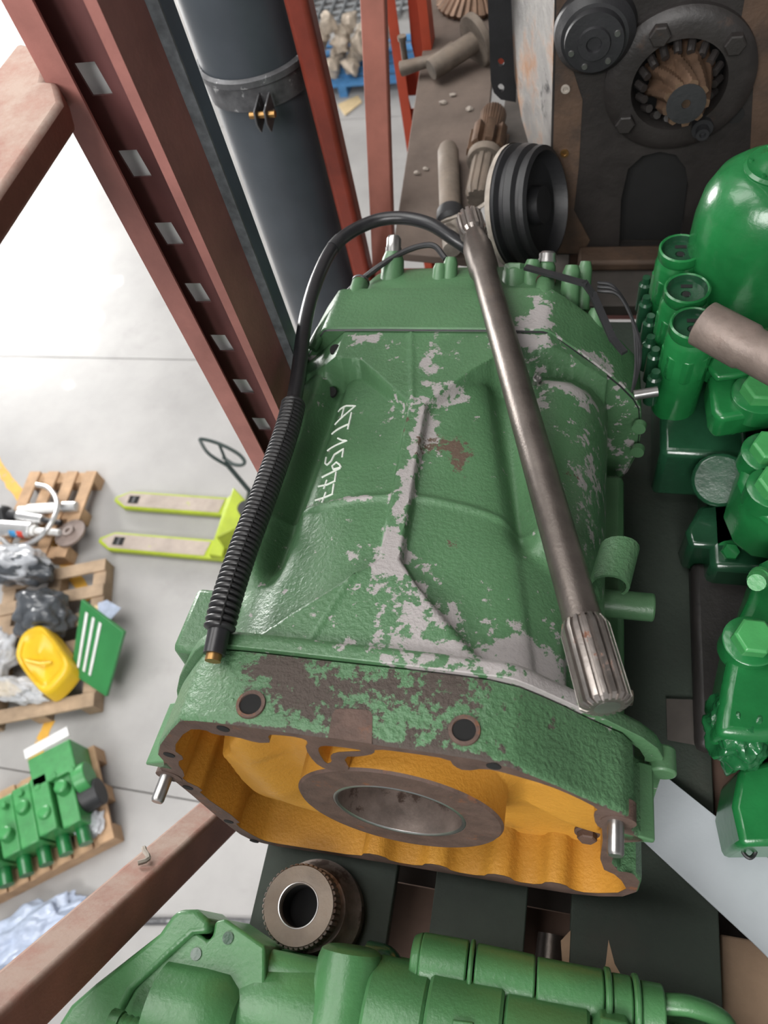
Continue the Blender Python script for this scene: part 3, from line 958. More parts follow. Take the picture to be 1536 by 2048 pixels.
bm = bmesh.new()
lathe(bm, (0, 0, 0), ax, [(0.095, 0.0215), (0.110, 0.0205), (0.30, 0.0205), (0.60, 0.0208), (LN - 0.185, 0.0205), (LN - 0.170, 0.0245), (LN - 0.105, 0.0250), (LN - 0.098, 0.0235), (LN - 0.072, 0.0195), (LN - 0.060, 0.0195)], 48)
finish('shaft_body', bm, 'shaft', shaft, angle=25)
bm = bmesh.new()
lathe(bm, (0, 0, 0), ax, [(0.0, 0.020), (0.004, 0.0262), (0.086, 0.0262), (0.096, 0.0225)], 216, rfun=teeth(18, 0.17))
finish('spline_end', bm, 'spline', shaft, angle=25)
bm = bmesh.new()
lathe(bm, -ax * 0.0004, ax, [(0.0, 0.013), (0.0002, 0.013), (0.0002, 0.007), (0.004, 0.004)], 24)
finish('centre_mark', bm, 'steel', shaft)
bm = bmesh.new()
lathe(bm, (0, 0, 0), ax, [(LN - 0.066, 0.0195), (LN - 0.058, 0.0238), (LN - 0.004, 0.0238), (LN, 0.020)], 182, rfun=teeth(14, 0.19))
finish('spline_end', bm, 'spline', shaft, angle=25)

# ---------------------------------------------------------------- hose with its corrugated sleeve
hose_pts = [gw(*p) for p in ((-0.166, 0.078, 0.020), (-0.170, 0.13, 0.028), (-0.177, 0.215, 0.024), (-0.184, 0.323, 0.014), (-0.193, 0.45, 0.006), (-0.206, 0.545, 0.008), (-0.228, 0.687, 0.022), (-0.232, 0.80, 0.034), (-0.218, 0.888, 0.042), (-0.172, 0.945, 0.045), (-0.118, 0.958, 0.046), (-0.062, 0.945, 0.040), (-0.015, 0.925, 0.020), (0.01, 0.92, 0.004))]
hp = smooth_path(hose_pts, 16)
hose = thing('hydraulic_hose', 'black rubber hose with a corrugated sleeve arching over the left of the green gearbox', 'hose', hose_pts[0])
bm = bmesh.new()
tube(bm, [p - hose_pts[0] for p in hp], 0.0118, 16)
finish('rubber_hose', bm, 'rubber', hose)
acc = [0.0]
for a, b in zip(hp, hp[1:]):
    acc.append(acc[-1] + (b - a).length)


def along(s):
    for i in range(len(acc) - 1):
        if acc[i + 1] >= s:
            return hp[i].lerp(hp[i + 1], (s - acc[i]) / (acc[i + 1] - acc[i]))
    return hp[-1]


s0, s1, NC = 0.020, 0.425, 52
path, rad = [], []
for i in range(NC * 6 + 1):
    path.append(along(s0 + (s1 - s0) * i / (NC * 6)) - hose_pts[0])
    k = (i % 6)
    rad.append((0.0142, 0.0160, 0.0182, 0.0185, 0.0182, 0.0160)[k])
bm = bmesh.new()
tube(bm, path, lambda i: rad[i], 20)
finish('corrugated_sleeve', bm, 'conduit', hose, angle=80)
bm = bmesh.new()
tube(bm, [along(s0 + 0.004 + (s1 - s0 - 0.008) * i / 60) - hose_pts[0] + Vector((0.0075, -0.004, 0.0168)) for i in range(61)], 0.0011, 6)
finish('sleeve_slit', bm, 'hole', hose)
bm = bmesh.new()
lathe(bm, along(0.004) - hose_pts[0], along(0.03) - along(0.0), [(-0.012, 0.0125), (0.018, 0.0128)], 18)
finish('hose_cuff', bm, 'rubber', hose)
bm = bmesh.new()
lathe(bm, along(0.004) - hose_pts[0], along(0.03) - along(0.0), [(-0.020, 0.009), (-0.012, 0.009)], 18)
finish('hose_ferrule', bm, 'brass', hose)
bm = bmesh.new()
sb = min(range(len(hp)), key=lambda i: abs(i - 126))
tube(bm, [p - hose_pts[0] for p in hp[124:130]], lambda i: 0.0128, 12)
finish('tape_wrap', bm, 'black', hose)



# ---------------------------------------------------------------- near rack frame (red) on the left
rf1 = thing('rack_frame', 'near dull red rack frame with perforated post and two dusty braces left of the gearbox', 'rack frame', (-0.53, 0.74, 0.0))
RO = (-0.53, 0.74, 0.0)


def web_sheet(x0, x1, y, z0, z1, holes, hw, hh, sl, th, name, m, parent, off):
    global edges
    bm = bmesh.new()
    edges.clear()

    def lp(pts):
        v = [bm.verts.new(p) for p in pts]
        for i in range(len(v)):
            edges.append(bm.edges.new((v[i], v[(i + 1) % len(v)])))
    lp([(x0, y, z0), (x1, y, z0), (x1, y, z1), (x0, y, z1)])
    for hx, hz in holes:
        lp([(hx - hw - sl, y, hz + hh), (hx + hw - sl, y, hz + hh), (hx + hw + sl, y, hz - hh), (hx - hw + sl, y, hz - hh)])
    bmesh.ops.triangle_fill(bm, edges=edges, use_beauty=True, use_dissolve=False)
    o = finish(name, bm, m, parent, off, smooth=False)
    md = o.modifiers.new('thickness', 'SOLIDIFY')
    md.thickness = th
    md.offset = 0
    return o


ZT = 6.2
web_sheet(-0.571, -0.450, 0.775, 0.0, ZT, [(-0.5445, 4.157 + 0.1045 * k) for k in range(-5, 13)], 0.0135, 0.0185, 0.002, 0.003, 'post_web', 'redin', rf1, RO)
bm = bmesh.new()
box(bm, -0.575, -0.571, 0.733, 0.777, 0.0, ZT)
box(bm, -0.571, -0.541, 0.733, 0.7365, 0.0, ZT)
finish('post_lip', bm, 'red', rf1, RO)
bm = bmesh.new()
box(bm, -0.450, -0.4465, 0.694, 0.7785, 0.0, ZT)
box(bm, -0.460, -0.450, 0.694, 0.6975, 0.0, ZT)
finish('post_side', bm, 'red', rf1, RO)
bm = bmesh.new()
box(bm, -0.4465, -0.432, 0.776, 0.7795, 0.0, ZT)
finish('post_back_edge', bm, 'wornedge', rf1, RO)
bm = bmesh.new()
top = [(-0.535, -0.52, 4.2845), (-0.535, 0.690, 4.2845), (-0.560, 0.731, 4.2845), (-0.578, 0.735, 4.2845), (-0.600, 0.800, 4.2845), (-0.655, 0.825, 4.2845), (-0.655, -0.52, 4.2845)]
prism(bm, top, (0, 0, -0.033))
finish('horizontal_brace', bm, 'dusty', rf1, RO, bevel=0.006)
bm = bmesh.new()
d0 = Vector((0, 0.298, -0.465)).normalized()
nn = Vector((0, 0.842, 0.540))
p0 = Vector((-0.54, -0.116, 3.758)) - d0 * 0.55
p1 = Vector((-0.54, 0.152, 3.34)) + d0 * 1.15
sec = [Vector((0, 0, 0)), Vector((-0.056, 0, 0)), Vector((-0.056, 0, 0)) - nn * 0.07, -nn * 0.07]
prism(bm, [p0 + s for s in sec], p1 - p0)
finish('diagonal_brace', bm, 'dusty', rf1, RO, bevel=0.008, seg=3)
bm = bmesh.new()
box(bm, -0.60, -0.50, -0.60, -0.52, 0, ZT)
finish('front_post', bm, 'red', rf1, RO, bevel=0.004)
bm = bmesh.new()
tube(bm, [Vector((-0.571, 0.0385, 3.525)) + Vector((0.010 * math.sin(k * 0.9), 0.0045 * k, -0.0045 * k + 0.004)) for k in range(6)], 0.0038, 6)
tag(finish('dried_mud_crumb', bm, 'rag'), 'small pale dried crumb stuck on the lower dusty brace', 'crumb')

# ---------------------------------------------------------------- rear rack frame, pipe and blue column
rf2 = thing('rack_frame', 'rear rack frame of dark red and orange posts joined by a dull red brace', 'rack frame', (-0.54, 2.0, 0))
R2 = (-0.54, 2.0, 0)
bm = bmesh.new()
box(bm, -0.572, -0.524, 1.475, 1.525, 0, ZT)
finish('front_post', bm, 'rodred', rf2, R2, bevel=0.012, seg=3)
bm = bmesh.new()
b0, b1 = Vector((-0.520, 1.535, 3.168)), Vector((-0.520, 2.47, 4.593))
bd = (b1 - b0).normalized()
bn = Vector((0, -bd.z, bd.y))
prism(bm, [b0 + Vector((-0.031, 0, 0)), b0 + Vector((0.031, 0, 0)), b0 + Vector((0.031, 0, 0)) + bn * 0.03, b0 + Vector((-0.031, 0, 0)) + bn * 0.03], b1 - b0)
finish('diagonal_brace', bm, 'pinkred', rf2, R2, bevel=0.004)
web_sheet(-0.628, -0.512, 2.575, 0, ZT, [(-0.602, 2.85 + 0.171 * k) for k in range(0, 9)], 0.018, 0.024, 0.003, 0.003, 'post_web', 'orange', rf2, R2)
bm = bmesh.new()
box(bm, -0.637, -0.630, 2.50, 2.577, 0, ZT)
box(bm, -0.630, -0.604, 2.50, 2.504, 0, ZT)
box(bm, -0.512, -0.506, 2.50, 2.577, 0, ZT)
box(bm, -0.536, -0.512, 2.50, 2.504, 0, ZT)
finish('post_flanges', bm, 'orange', rf2, R2)

lb = thing('load_beam', 'orange red load beam under the far end of the dusty board', 'beam', (0.9, 2.6, 3.25))
bm = bmesh.new()
box(bm, -1.405, 1.5, -0.02, 0.03, 0.0, 0.125)
finish('beam_body', bm, 'orange', lb, bevel=0.004)
lb2 = thing('load_beam', 'orange load beam under the pallet that carries the gearbox', 'beam', (0.9, 0.83, 3.074))
bm = bmesh.new()
box(bm, -1.3, 1.5, -0.03, 0.03, 0.0, 0.125)
finish('beam_body', bm, 'orange', lb2, bevel=0.004)
bm = bmesh.new()
box(bm, -1.33, -1.30, -0.06, 0.03, -0.05, 0.16)
finish('beam_hook', bm, 'orange', lb2)
lb3 = thing('load_beam', 'dark red load beam between the dusty board and the gearbox pallet', 'beam', (0.9, 1.50, 3.22))
bm = bmesh.new()
box(bm, -1.42, 1.5, -0.03, 0.03, 0.0, 0.125)
finish('beam_body', bm, 'rodred', lb3, bevel=0.004)

pipe = thing('pipe', 'thick black vertical pipe with a grey band clamp behind the red post', 'pipe', (-0.694, 1.552, 0))
bm = bmesh.new()
cyl(bm, (0, 0, 0), (0, 0, 3.92), 0.1105, n=48)
finish('lower_pipe', bm, 'pipe', pipe)
bm = bmesh.new()
cyl(bm, (0, 0, 3.90), (0, 0, 7.0), 0.1145, n=48)
finish('upper_pipe', bm, 'pipe', pipe)
bm = bmesh.new()
lathe(bm, (0, 0, 3.835), (0, 0, 1), [(0, 0.112), (0.004, 0.118), (0.05, 0.119), (0.054, 0.125), (0.066, 0.125), (0.07, 0.116)], 56, False, False)
cl_ = finish('band_clamp', bm, 'clamp', pipe)
for k, dx in enumerate((-0.010, 0.012)):
    bm = bmesh.new()
    e = [(dx, -0.112, 0.045), (dx, -0.165, 0.035), (dx, -0.170, 0.01), (dx, -0.160, -0.012), (dx, -0.112, 0.0)]
    prism(bm, [Vector(p) + Vector((0.045, 0.0, 3.83)) for p in e], (0.004, 0, 0))
    finish('clamp_ear', bm, 'clamp', cl_, bevel=0.001)
bm = bmesh.new()
cyl(bm, (0.02, -0.150, 3.85), (0.075, -0.150, 3.85), 0.007, n=10)
finish('clamp_bolt', bm, 'brass', cl_)
bcol = thing('column', 'dark blue flat steel column close behind the perforated red post', 'column', (-0.525, 0.82, 0))
bm = bmesh.new()
box(bm, -0.075, 0.070, -0.030, 0.035, 0, 6.2)
finish('column_shaft', bm, 'bluecol', bcol, bevel=0.004)
bm = bmesh.new()
box(bm, -0.045, -0.005, -0.0315, -0.0302, 0, 6.2)
finish('grey_strip', bm, 'white', bcol)

sd = thing('gap_darkening_deck', 'dark sheet added under the gearbox pallet to darken the plank gaps', 'shelf', (0.9, 0.6, 3.20))
bm = bmesh.new()
box(bm, -1.29, 1.5, -0.85, 0.80, 0.0, 0.02)
finish('darkening_sheet', bm, 'deck', sd)  # added sheet that keeps the bright floor out of the plank gaps
us = thing('shading_shelf', 'unseen upper shelf added to shade the gearbox bay', 'shelf', (1.0, 1.0, 5.5))
for k in range(6):
    bm = bmesh.new()
    box(bm, -1.35 + 0.47 * k, -0.90 + 0.47 * k, -1.5, 1.9, 0, 0.03)
    finish('plank', bm, 'deck', us)  # unseen planks added overhead to shade the right of the bay

# ---------------------------------------------------------------- pallet of dark green planks that carries the gearbox
pal = thing('pallet', 'dark green stained pallet whose planks carry the gearbox', 'pallet', (-0.1, 0.55, 3.222))
PO = (-0.1, 0.55, 3.222)
for x0, x1, y0 in ((-0.425, -0.2095, -0.16), (-0.149, -0.011, -0.16), (0.052, 0.2535, -0.16), (0.315, 0.45, 0.13), (0.50, 0.65, 0.13)):
    bm = bmesh.new()
    box(bm, x0, x1, y0, 1.28, 3.378, 3.40)
    finish('plank', bm, 'plankgreen', pal, PO, bevel=0.002)
for y0, y1 in ((0.26, 0.36), (1.12, 1.24)):
    bm = bmesh.new()
    box(bm, -0.42, 0.66, y0, y1, 3.27, 3.3778)
    finish('bearer', bm, 'plankdark', pal, PO, bevel=0.002)
for y0, y1 in ((-0.20, 0.095), (0.77, 0.90)):
    bm = bmesh.new()
    box(bm, -0.30, 0.62, y0, y1, 3.225, 3.2698)
    finish('bottom_board', bm, 'plankdark', pal, PO, bevel=0.002)
bm = bmesh.new()
box(bm, 0.10, 0.20, -0.15, 0.255, 3.27, 3.3778)
finish('short_bearer', bm, 'plankdark', pal, PO, bevel=0.002)
for (x, y, s) in ((0.110, 0.012, 1.0),):
    bm = bmesh.new()
    pts = [(x - 0.005, y + 0.050), (x + 0.004, y + 0.022), (x + 0.013, y + 0.01), (x + 0.016, y - 0.006), (x + 0.006, y - 0.018), (x + 0.003, y - 0.045), (x - 0.006, y - 0.045), (x - 0.006, y - 0.012), (x - 0.012, y + 0.005), (x - 0.008, y + 0.02)]
    prism(bm, [(a, b, 3.4002) for a, b in pts], (0, 0, 0.0008))
    finish('torn_patch', bm, 'plankpale', pal, PO)
bm = bmesh.new()
prism(bm, [(0.040, 0.050, 3.38), (0.0525, 0.065, 3.38), (0.0525, -0.02, 3.38), (0.046, -0.02, 3.38), (0.044, 0.02, 3.38)], (0, 0, 0.021))
finish('splinter', bm, 'plankpale', pal, PO)
rod = thing('steel_rod', 'round steel rod lying in the gap between two green planks', 'rod', (0.028, 0.06, 3.296))
bm = bmesh.new()
lathe(bm, (0, 0, 0), (0, -1, 0), [(0, 0.02), (0.05, 0.024), (0.055, 0.020), (0.30, 0.020)], 24)
finish('rod_body', bm, 'shaft', rod)

pale = thing('pale_pallet_block', 'pale wooden pallet block at the lower right behind the green pump', 'block', (0.34, 0.03, 3.27))
bm = bmesh.new()
prism(bm, [Vector((0.26, 0.0977, 3.37)) - Vector((0.34, 0.03, 3.27)), Vector((0.3767, 0.0983, 3.37)) - Vector((0.34, 0.03, 3.27)), Vector((0.3596, -0.0732, 3.37)) - Vector((0.34, 0.03, 3.27)), Vector((0.256, -0.0674, 3.37)) - Vector((0.34, 0.03, 3.27))], (0, 0, -0.1))
finish('timber', bm, 'plankpale', pale, bevel=0.003)

wp = thing('white_panel', 'flat pale grey sheet lying on the planks right of the yellow gearbox opening', 'panel', (0.2305, 0.2, 3.405))
bm = bmesh.new()
o_ = Vector((0.2305, 0.2, 3.405))
prism(bm, [Vector((0.117, 0.2533, 3.406)) - o_, Vector((0.1831, 0.2972, 3.41)) - o_, Vector((0.3778, 0.1567, 3.43)) - o_, Vector((0.3327, 0.0546, 3.425)) - o_, Vector((0.292, 0.0905, 3.415)) - o_, Vector((0.1175, 0.2242, 3.406)) - o_], (0, 0, 0.004))
finish('sheet', bm, 'whitepanel', wp, bevel=0.001)

# ---------------------------------------------------------------- toothed hub on the left plank
hub = thing('toothed_hub', 'steel toothed hub with a round bore standing on the green plank below the gearbox', 'gear hub', (-0.318, 0.024, 3.40))
hd = Vector((-0.05, 0.02, 1)).normalized()
bm = bmesh.new()
lathe(bm, (0, 0, 0), hd, [(0, 0.066), (0.003, 0.071), (0.026, 0.072), (0.030, 0.069), (0.045, 0.060), (0.060, 0.056), (0.062, 0.050), (0.080, 0.049)], 56, True, False)
finish('hub_body', bm, 'bore', hub, angle=30)
bm = bmesh.new()
lathe(bm, (0, 0, 0), hd, [(0.078, 0.050), (0.080, 0.0545), (0.106, 0.0545), (0.108, 0.052)], 44 * 4, cap0=False, cap1=False, rfun=teeth(44, 0.055))
finish('tooth_ring', bm, 'bore', hub, angle=25)
bm = bmesh.new()
lathe(bm, (0, 0, 0), hd, [(0.106, 0.052), (0.109, 0.051), (0.109, 0.030), (0.105, 0.0275), (0.03, 0.0275)], 48, False, False)
finish('top_ring', bm, 'dirty', hub, angle=30)
bm = bmesh.new()
lathe(bm, (0, 0, 0), hd, [(0.104, 0.0272), (0.1095, 0.0296), (0.1098, 0.0282)], 48, False, False)
finish('bore_lip', bm, 'steel', hub)
bm = bmesh.new()
lathe(bm, hd * 0.062, hd, [(0, 0.0274), (0.034, 0.0272)], 40, True, False)
lathe(bm, hd * 0.050, hd, [(0, 0.027), (0.002, 0.027)], 40)
finish('bore_bottom', bm, 'hole', hub)

# ---------------------------------------------------------------- dusty board and the old parts lying behind the gearbox
bd_ = thing('dusty_board', 'long dusty brown board lying on the rack behind the gearbox', 'board', (-0.41, 2.1, 3.375))
bm = bmesh.new()
o_ = Vector((-0.41, 2.1, 3.375))
prism(bm, [Vector((-0.5704, 2.977, 3.4)) - o_, Vector((-0.4673, 1.524, 3.4)) - o_, Vector((-0.2488, 1.491, 3.4)) - o_, Vector((-0.3211, 2.925, 3.4)) - o_], (0, 0, -0.025))
finish('board', bm, 'board', bd_, bevel=0.003)
for i, q in enumerate(((-0.425, 2.187, 3.404), (-0.4516, 1.847, 3.404), (-0.4285, 1.864, 3.404), (-0.3399, 2.144, 3.404), (-0.401, 2.224, 3.404))):
    bm = bmesh.new()
    lumpy(bm, (0, 0, 0.001), 0.009 - 0.001 * (i % 3), 70 + i, 0.3, 2, (1.3, 0.9, 0.6), 1.8, -0.003)
    o = finish('paint_flake', bm, 'rag')
    o.location = q
    tag(o, 'tiny pale flake lying on the dusty brown board', 'flake', 'flakes on the dusty board')
deck = thing('pallet', 'dark boarded pallet under the rusty black casing', 'pallet', (0.3, 1.75, 3.345))
for x0 in (-0.24, 0.0, 0.24, 0.48, 0.72):
    bm = bmesh.new()
    box(bm, x0 - 0.3, x0 - 0.3 + 0.22, -0.42, 0.80, 0.025, 0.055)
    finish('plank', bm, 'deck', deck, bevel=0.002)
bm = bmesh.new()
box(bm, -0.54, 0.64, 0.55, 0.75, 0.0, 0.0248)
finish('bearer', bm, 'plankdark', deck)
bm = bmesh.new()
box(bm, -0.54, 0.64, -0.35, -0.15, 0.0, 0.0248)
finish('bearer', bm, 'plankdark', deck)

rg = thing('bevel_ring_gear', 'brown toothed ring gear lying at the far end of the dusty board', 'gear', (-0.3892, 2.789, 3.402))
bm = bmesh.new()
lathe(bm, (0, 0, 0), (0, 0, 1), [(0, 0.10), (0.004, 0.135), (0.016, 0.140), (0.052, 0.095)], 32 * 4, False, False, rfun=teeth(32, 0.055))
finish('toothed_cone', bm, 'gearbrown', rg, angle=20)
bm = bmesh.new()
lathe(bm, (0, 0, 0), (0, 0, 1), [(0.050, 0.094), (0.052, 0.065), (0.0, 0.062)], 48, False, False)
finish('inner_ring', bm, 'dirty', rg)
lv = thing('lever_shaft', 'dirty lever with a round shaft and flange lying across the dusty board', 'lever', (-0.4263, 2.382, 3.44))
o_ = Vector((-0.4263, 2.382, 3.44))
a, b = Vector((-0.4728, 2.295, 3.445)) - o_, Vector((-0.3463, 2.402, 3.465)) - o_
bm = bmesh.new()
lathe(bm, a, b - a, [(0, 0.028), (0.006, 0.031), ((b - a).length, 0.031)], 28)
finish('round_shaft', bm, 'dirty', lv)
bm = bmesh.new()
lathe(bm, b - (b - a).normalized() * 0.01, b - a, [(0, 0.075), (0.022, 0.078), (0.024, 0.07)], 40)
finish('flange', bm, 'dirty', lv, bevel=0.003)
bm = bmesh.new()
c0, c1, c2 = Vector((-0.5769, 2.342, 3.43)) - o_, Vector((-0.4673, 2.346, 3.45)) - o_, Vector((-0.4218, 2.414, 3.45)) - o_
tube(bm, smooth_path([c0, c0.lerp(c1, 0.5), c1, c2], 5), lambda i: 0.022 - 0.0006 * i, 10)
finish('lever_arm', bm, 'dirty', lv)
bm = bmesh.new()
lathe(bm, c0 + Vector((0.012, 0.02, 0.0)), (0, 0, 1), [(0, 0.010), (0.075, 0.010), (0.075, 0.014), (0.087, 0.014)], 12)
finish('lever_bolt', bm, 'dirty', lv)

pn = thing('pinion_shaft', 'short splined pinion shaft with gear teeth lying on the dusty board', 'pinion', (-0.2588, 1.661, 3.45))
o_ = Vector((-0.2588, 1.661, 3.45))
e_ = Vector((-0.2543, 2.032, 3.455)) - o_
L_ = e_.length
bm = bmesh.new()
lathe(bm, (0, 0, 0), e_, [(0, 0.028), (0.02, 0.034), (L_ * 0.42, 0.034)], 80, rfun=teeth(10, 0.14))
finish('spline_end', bm, 'dirty', pn, angle=25)
bm = bmesh.new()
lathe(bm, e_.normalized() * (L_ * 0.40), e_, [(0, 0.044), (0.006, 0.048), (0.022, 0.048), (0.026, 0.04)], 36)
finish('collar', bm, 'dirty', pn)
bm = bmesh.new()
lathe(bm, e_.normalized() * (L_ * 0.48), e_, [(0, 0.040), (0.004, 0.053), (L_ * 0.24, 0.053), (L_ * 0.245, 0.035)], 80, rfun=teeth(8, 0.36))
finish('gear_teeth', bm, 'gearbrown', pn, angle=25)
bm = bmesh.new()
lathe(bm, e_.normalized() * (L_ * 0.72), e_, [(0, 0.032), (L_ * 0.24, 0.036), (L_ * 0.27, 0.033)], 120, rfun=teeth(26, 0.06))
finish('fine_spline', bm, 'gearbrown', pn, angle=25)

rb = thing('round_bar', 'dusty round bar with a collar at its foot beside the pinion shaft', 'bar', (-0.3154, 1.565, 3.44))
o_ = Vector((-0.3154, 1.565, 3.44))
e_ = Vector((-0.368, 1.9, 3.44)) - o_
bm = bmesh.new()
lathe(bm, e_ * 0.12, e_, [(0, 0.028), (e_.length * 0.82, 0.029), (e_.length * 0.88, 0.024)], 28)
finish('bar', bm, 'dirty', rb)
bm = bmesh.new()
lathe(bm, e_ * 0.02, e_, [(0, 0.030), (0.01, 0.038), (0.05, 0.036), (0.055, 0.03)], 28)
finish('collar', bm, 'black', rb)
bm = bmesh.new()
lathe(bm, -e_ * 0.25, e_, [(0, 0.022), (e_.length * 0.27, 0.026)], 20)
finish('bar_foot', bm, 'rag', rb)

rag = thing('rag_strip', 'pale dirty strip of rag twisted between the bar and the black pulley', 'rag', (-0.2727, 1.541, 3.5))
o_ = Vector((-0.2727, 1.541, 3.5))
bm = bmesh.new()
pt = smooth_path([Vector((-0.3324, 1.544, 3.47)) - o_, Vector((-0.2894, 1.529, 3.5)) - o_, Vector((-0.2472, 1.536, 3.51)) - o_, Vector((-0.2137, 1.545, 3.53)) - o_, Vector((-0.19, 1.558, 3.57)) - o_], 6)
vs = []
for i, p in enumerate(pt):
    w = 0.018 + 0.006 * math.sin(i * 0.9)
    d = (pt[min(i + 1, len(pt) - 1)] - pt[max(i - 1, 0)]).normalized()
    s = d.cross(Vector((0.3 * math.sin(i * 0.7), 0.4, 1))).normalized()
    nn = s.cross(d)
    vs.append([p + s * w, p + nn * 0.007, p - s * w, p - nn * 0.005])
rings(bm, vs)
finish('cloth', bm, 'rag', rag, subsurf=1)

pu = thing('pulley', 'black grooved pulley leaning on edge against the rusty casing', 'pulley', (-0.0985, 1.37, 3.639))
pd = Vector((0.93, -0.26, 0.28)).normalized()
bm = bmesh.new()
lathe(bm, -pd * 0.05, pd, [(0, 0.06), (0.0, 0.112), (0.004, 0.122), (0.022, 0.124), (0.028, 0.112), (0.036, 0.112), (0.042, 0.121), (0.056, 0.118), (0.062, 0.108), (0.068, 0.107), (0.072, 0.114), (0.080, 0.112), (0.084, 0.102), (0.056, 0.094), (0.052, 0.04), (0.075, 0.036), (0.075, 0.02)], 64)
finish('wheel', bm, 'black', pu, angle=25)
bm = bmesh.new()
lathe(bm, -pd * 0.0515, pd, [(0, 0.100), (0.001, 0.118), (0.006, 0.1238), (0.016, 0.1252)], 64, False, False)
finish('worn_rim', bm, 'rag', pu)

# ---------------------------------------------------------------- rusty black casing at the top right
cs = thing('rusty_casing', 'big rusty black transmission casing with a spiral pinion in its round flange', 'casing', (0.35, 1.505, 3.40))
CO = (0.35, 1.505, 3.40)
FY = 1.505
FCX, FCZ = (0.1639, 1.495, 3.809)[0], (0.1639, 1.495, 3.809)[2]
bm = bmesh.new()
edges.clear()
loop([(-0.071, FY, 3.40), (0.85, FY, 3.40), (0.85, FY, 4.45), (-0.071, FY, 4.45)])
loop([(FCX + 0.098 * math.cos(2 * PI * i / 40), FY, FCZ + 0.098 * math.sin(2 * PI * i / 40)) for i in range(40)])
arch = [(0.0932, 1.505, 3.416), (0.0848, 1.505, 3.548), (0.0917, 1.505, 3.623), (0.1178, 1.505, 3.652), (0.1514, 1.505, 3.66), (0.1843, 1.505, 3.651), (0.2078, 1.505, 3.621), (0.2211, 1.505, 3.577), (0.2301, 1.505, 3.413)]
loop(arch)
bmesh.ops.triangle_fill(bm, edges=edges, use_beauty=True, use_dissolve=False)
o = finish('front_plate', bm, 'greasy', cs, CO, smooth=False)
md = o.modifiers.new('thickness', 'SOLIDIFY')
md.thickness = 0.025
md.offset = -1
bm = bmesh.new()
box(bm, -0.05, 0.84, 1.70, 2.35, 3.402, 4.44)
finish('casing_body', bm, 'greasy', cs, CO)
bm = bmesh.new()
prism(bm, [Vector(p) + Vector((0, 0.03, 0)) for p in arch], (0, 0.13, 0))
finish('dark_cavity', bm, 'hole', cs, CO)
bm = bmesh.new()
prism(bm, [(-0.0693, 1.505, 4.014), (-0.0663, 1.505, 3.88), (-0.0667, 1.505, 3.675), (-0.0646, 1.505, 3.408), (0.01, 1.505, 3.402), (0.0249, 1.505, 3.442), (-0.0159, 1.505, 3.526), (-0.0109, 1.505, 3.638), (-0.0117, 1.505, 3.78), (-0.0395, 1.505, 3.859), (-0.0377, 1.505, 4.011)], (0, -0.0015, 0))
finish('rust_strip', bm, 'rustyface', cs, CO)
bm = bmesh.new()
prism(bm, [(0.2499, 1.505, 3.984), (0.2535, 1.505, 3.889), (0.2953, 1.505, 3.816), (0.3254, 1.505, 3.655), (0.3445, 1.505, 3.434), (0.5003, 1.505, 3.43), (0.3595, 1.505, 3.974)], (0, -0.0015, 0))
finish('rust_strip', bm, 'rustyface', cs, CO)
bm = bmesh.new()
side = [(-0.071, 1.505, 3.52), (-0.100, 1.57, 3.56), (-0.150, 1.70, 3.63), (-0.185, 1.84, 3.70), (-0.235, 1.97, 3.77), (-0.235, 1.97, 4.45), (-0.071, 1.505, 4.45)]
prism(bm, side, (0.03, 0.012, 0))
finish('bare_side', bm, 'rustside', cs, CO, bevel=0.003)
bm = bmesh.new()
box(bm, -0.068, -0.05, 1.51, 1.70, 3.402, 4.44)
finish('side_wall', bm, 'greasy', cs, CO)
bm = bmesh.new()
edges.clear()
BY = 1.80
out = [(-0.2265, 1.8, 3.902), (-0.2282, 1.8, 3.845), (-0.2285, 1.8, 3.74), (-0.2292, 1.8, 3.671), (-0.2232, 1.8, 3.644), (-0.207, 1.8, 3.626), (-0.1711, 1.8, 3.617), (-0.1646, 1.8, 3.897)]
loop(out)
for hx, hy in ((1002, 122), (1002, 173)):
    q = {122: (-0.2041, 1.8, 3.713), 173: (-0.206, 1.8, 3.654)}[hy]
    loop([(q[0] + 0.008 * math.cos(i * PI / 6), BY, q[2] + 0.010 * math.sin(i * PI / 6)) for i in range(12)])
bmesh.ops.triangle_fill(bm, edges=edges, use_beauty=True, use_dissolve=False)
o = finish('black_bracket', bm, 'black', cs, CO, smooth=False)
md = o.modifiers.new('thickness', 'SOLIDIFY')
md.thickness = 0.012
md.offset = 0
fc = Vector((FCX, FY, FCZ))
bm = bmesh.new()
lathe(bm, fc, (0, -1, 0), [(-0.001, 0.096), (-0.001, 0.136), (0.012, 0.136), (0.020, 0.128), (0.026, 0.112), (0.026, 0.086), (0.004, 0.082), (-0.02, 0.082)], 64, False, False)
finish('flange_ring', bm, 'greasy', cs, CO, angle=30)
bm = bmesh.new()
lathe(bm, fc + Vector((0, 0.06, 0)), (0, -1, 0), [(0, 0.097), (0.004, 0.097)], 40)
finish('bearing_back', bm, 'hole', cs, CO)
for px_, q in ((0, (0.1169, 1.48, 3.907)), (1, (0.2471, 1.48, 3.882)), (2, (0.0734, 1.48, 3.745))):
    bm = bmesh.new()
    hexbolt(bm, Vector(q), (0, -1, 0), 0.019, 0.016)
    finish('flange_bolt', bm, 'greasy', cs, CO)
for i in range(18):
    a = 2 * PI * i / 18
    bm = bmesh.new()
    c = fc + Vector((0.074 * math.cos(a), -0.006, 0.074 * math.sin(a)))
    cyl(bm, c, c + Vector((-0.012 * math.cos(a), -0.02, -0.012 * math.sin(a))), 0.0075, n=8)
    finish('bearing_roller', bm, 'greasy', cs, CO)
tip = Vector((0.1712, 1.385, 3.83))
base = fc + Vector((0, 0.02, 0))
bm = bmesh.new()
pdv = tip - base
PL = pdv.length
d_, u_, v_ = frame(pdv)
rs = []
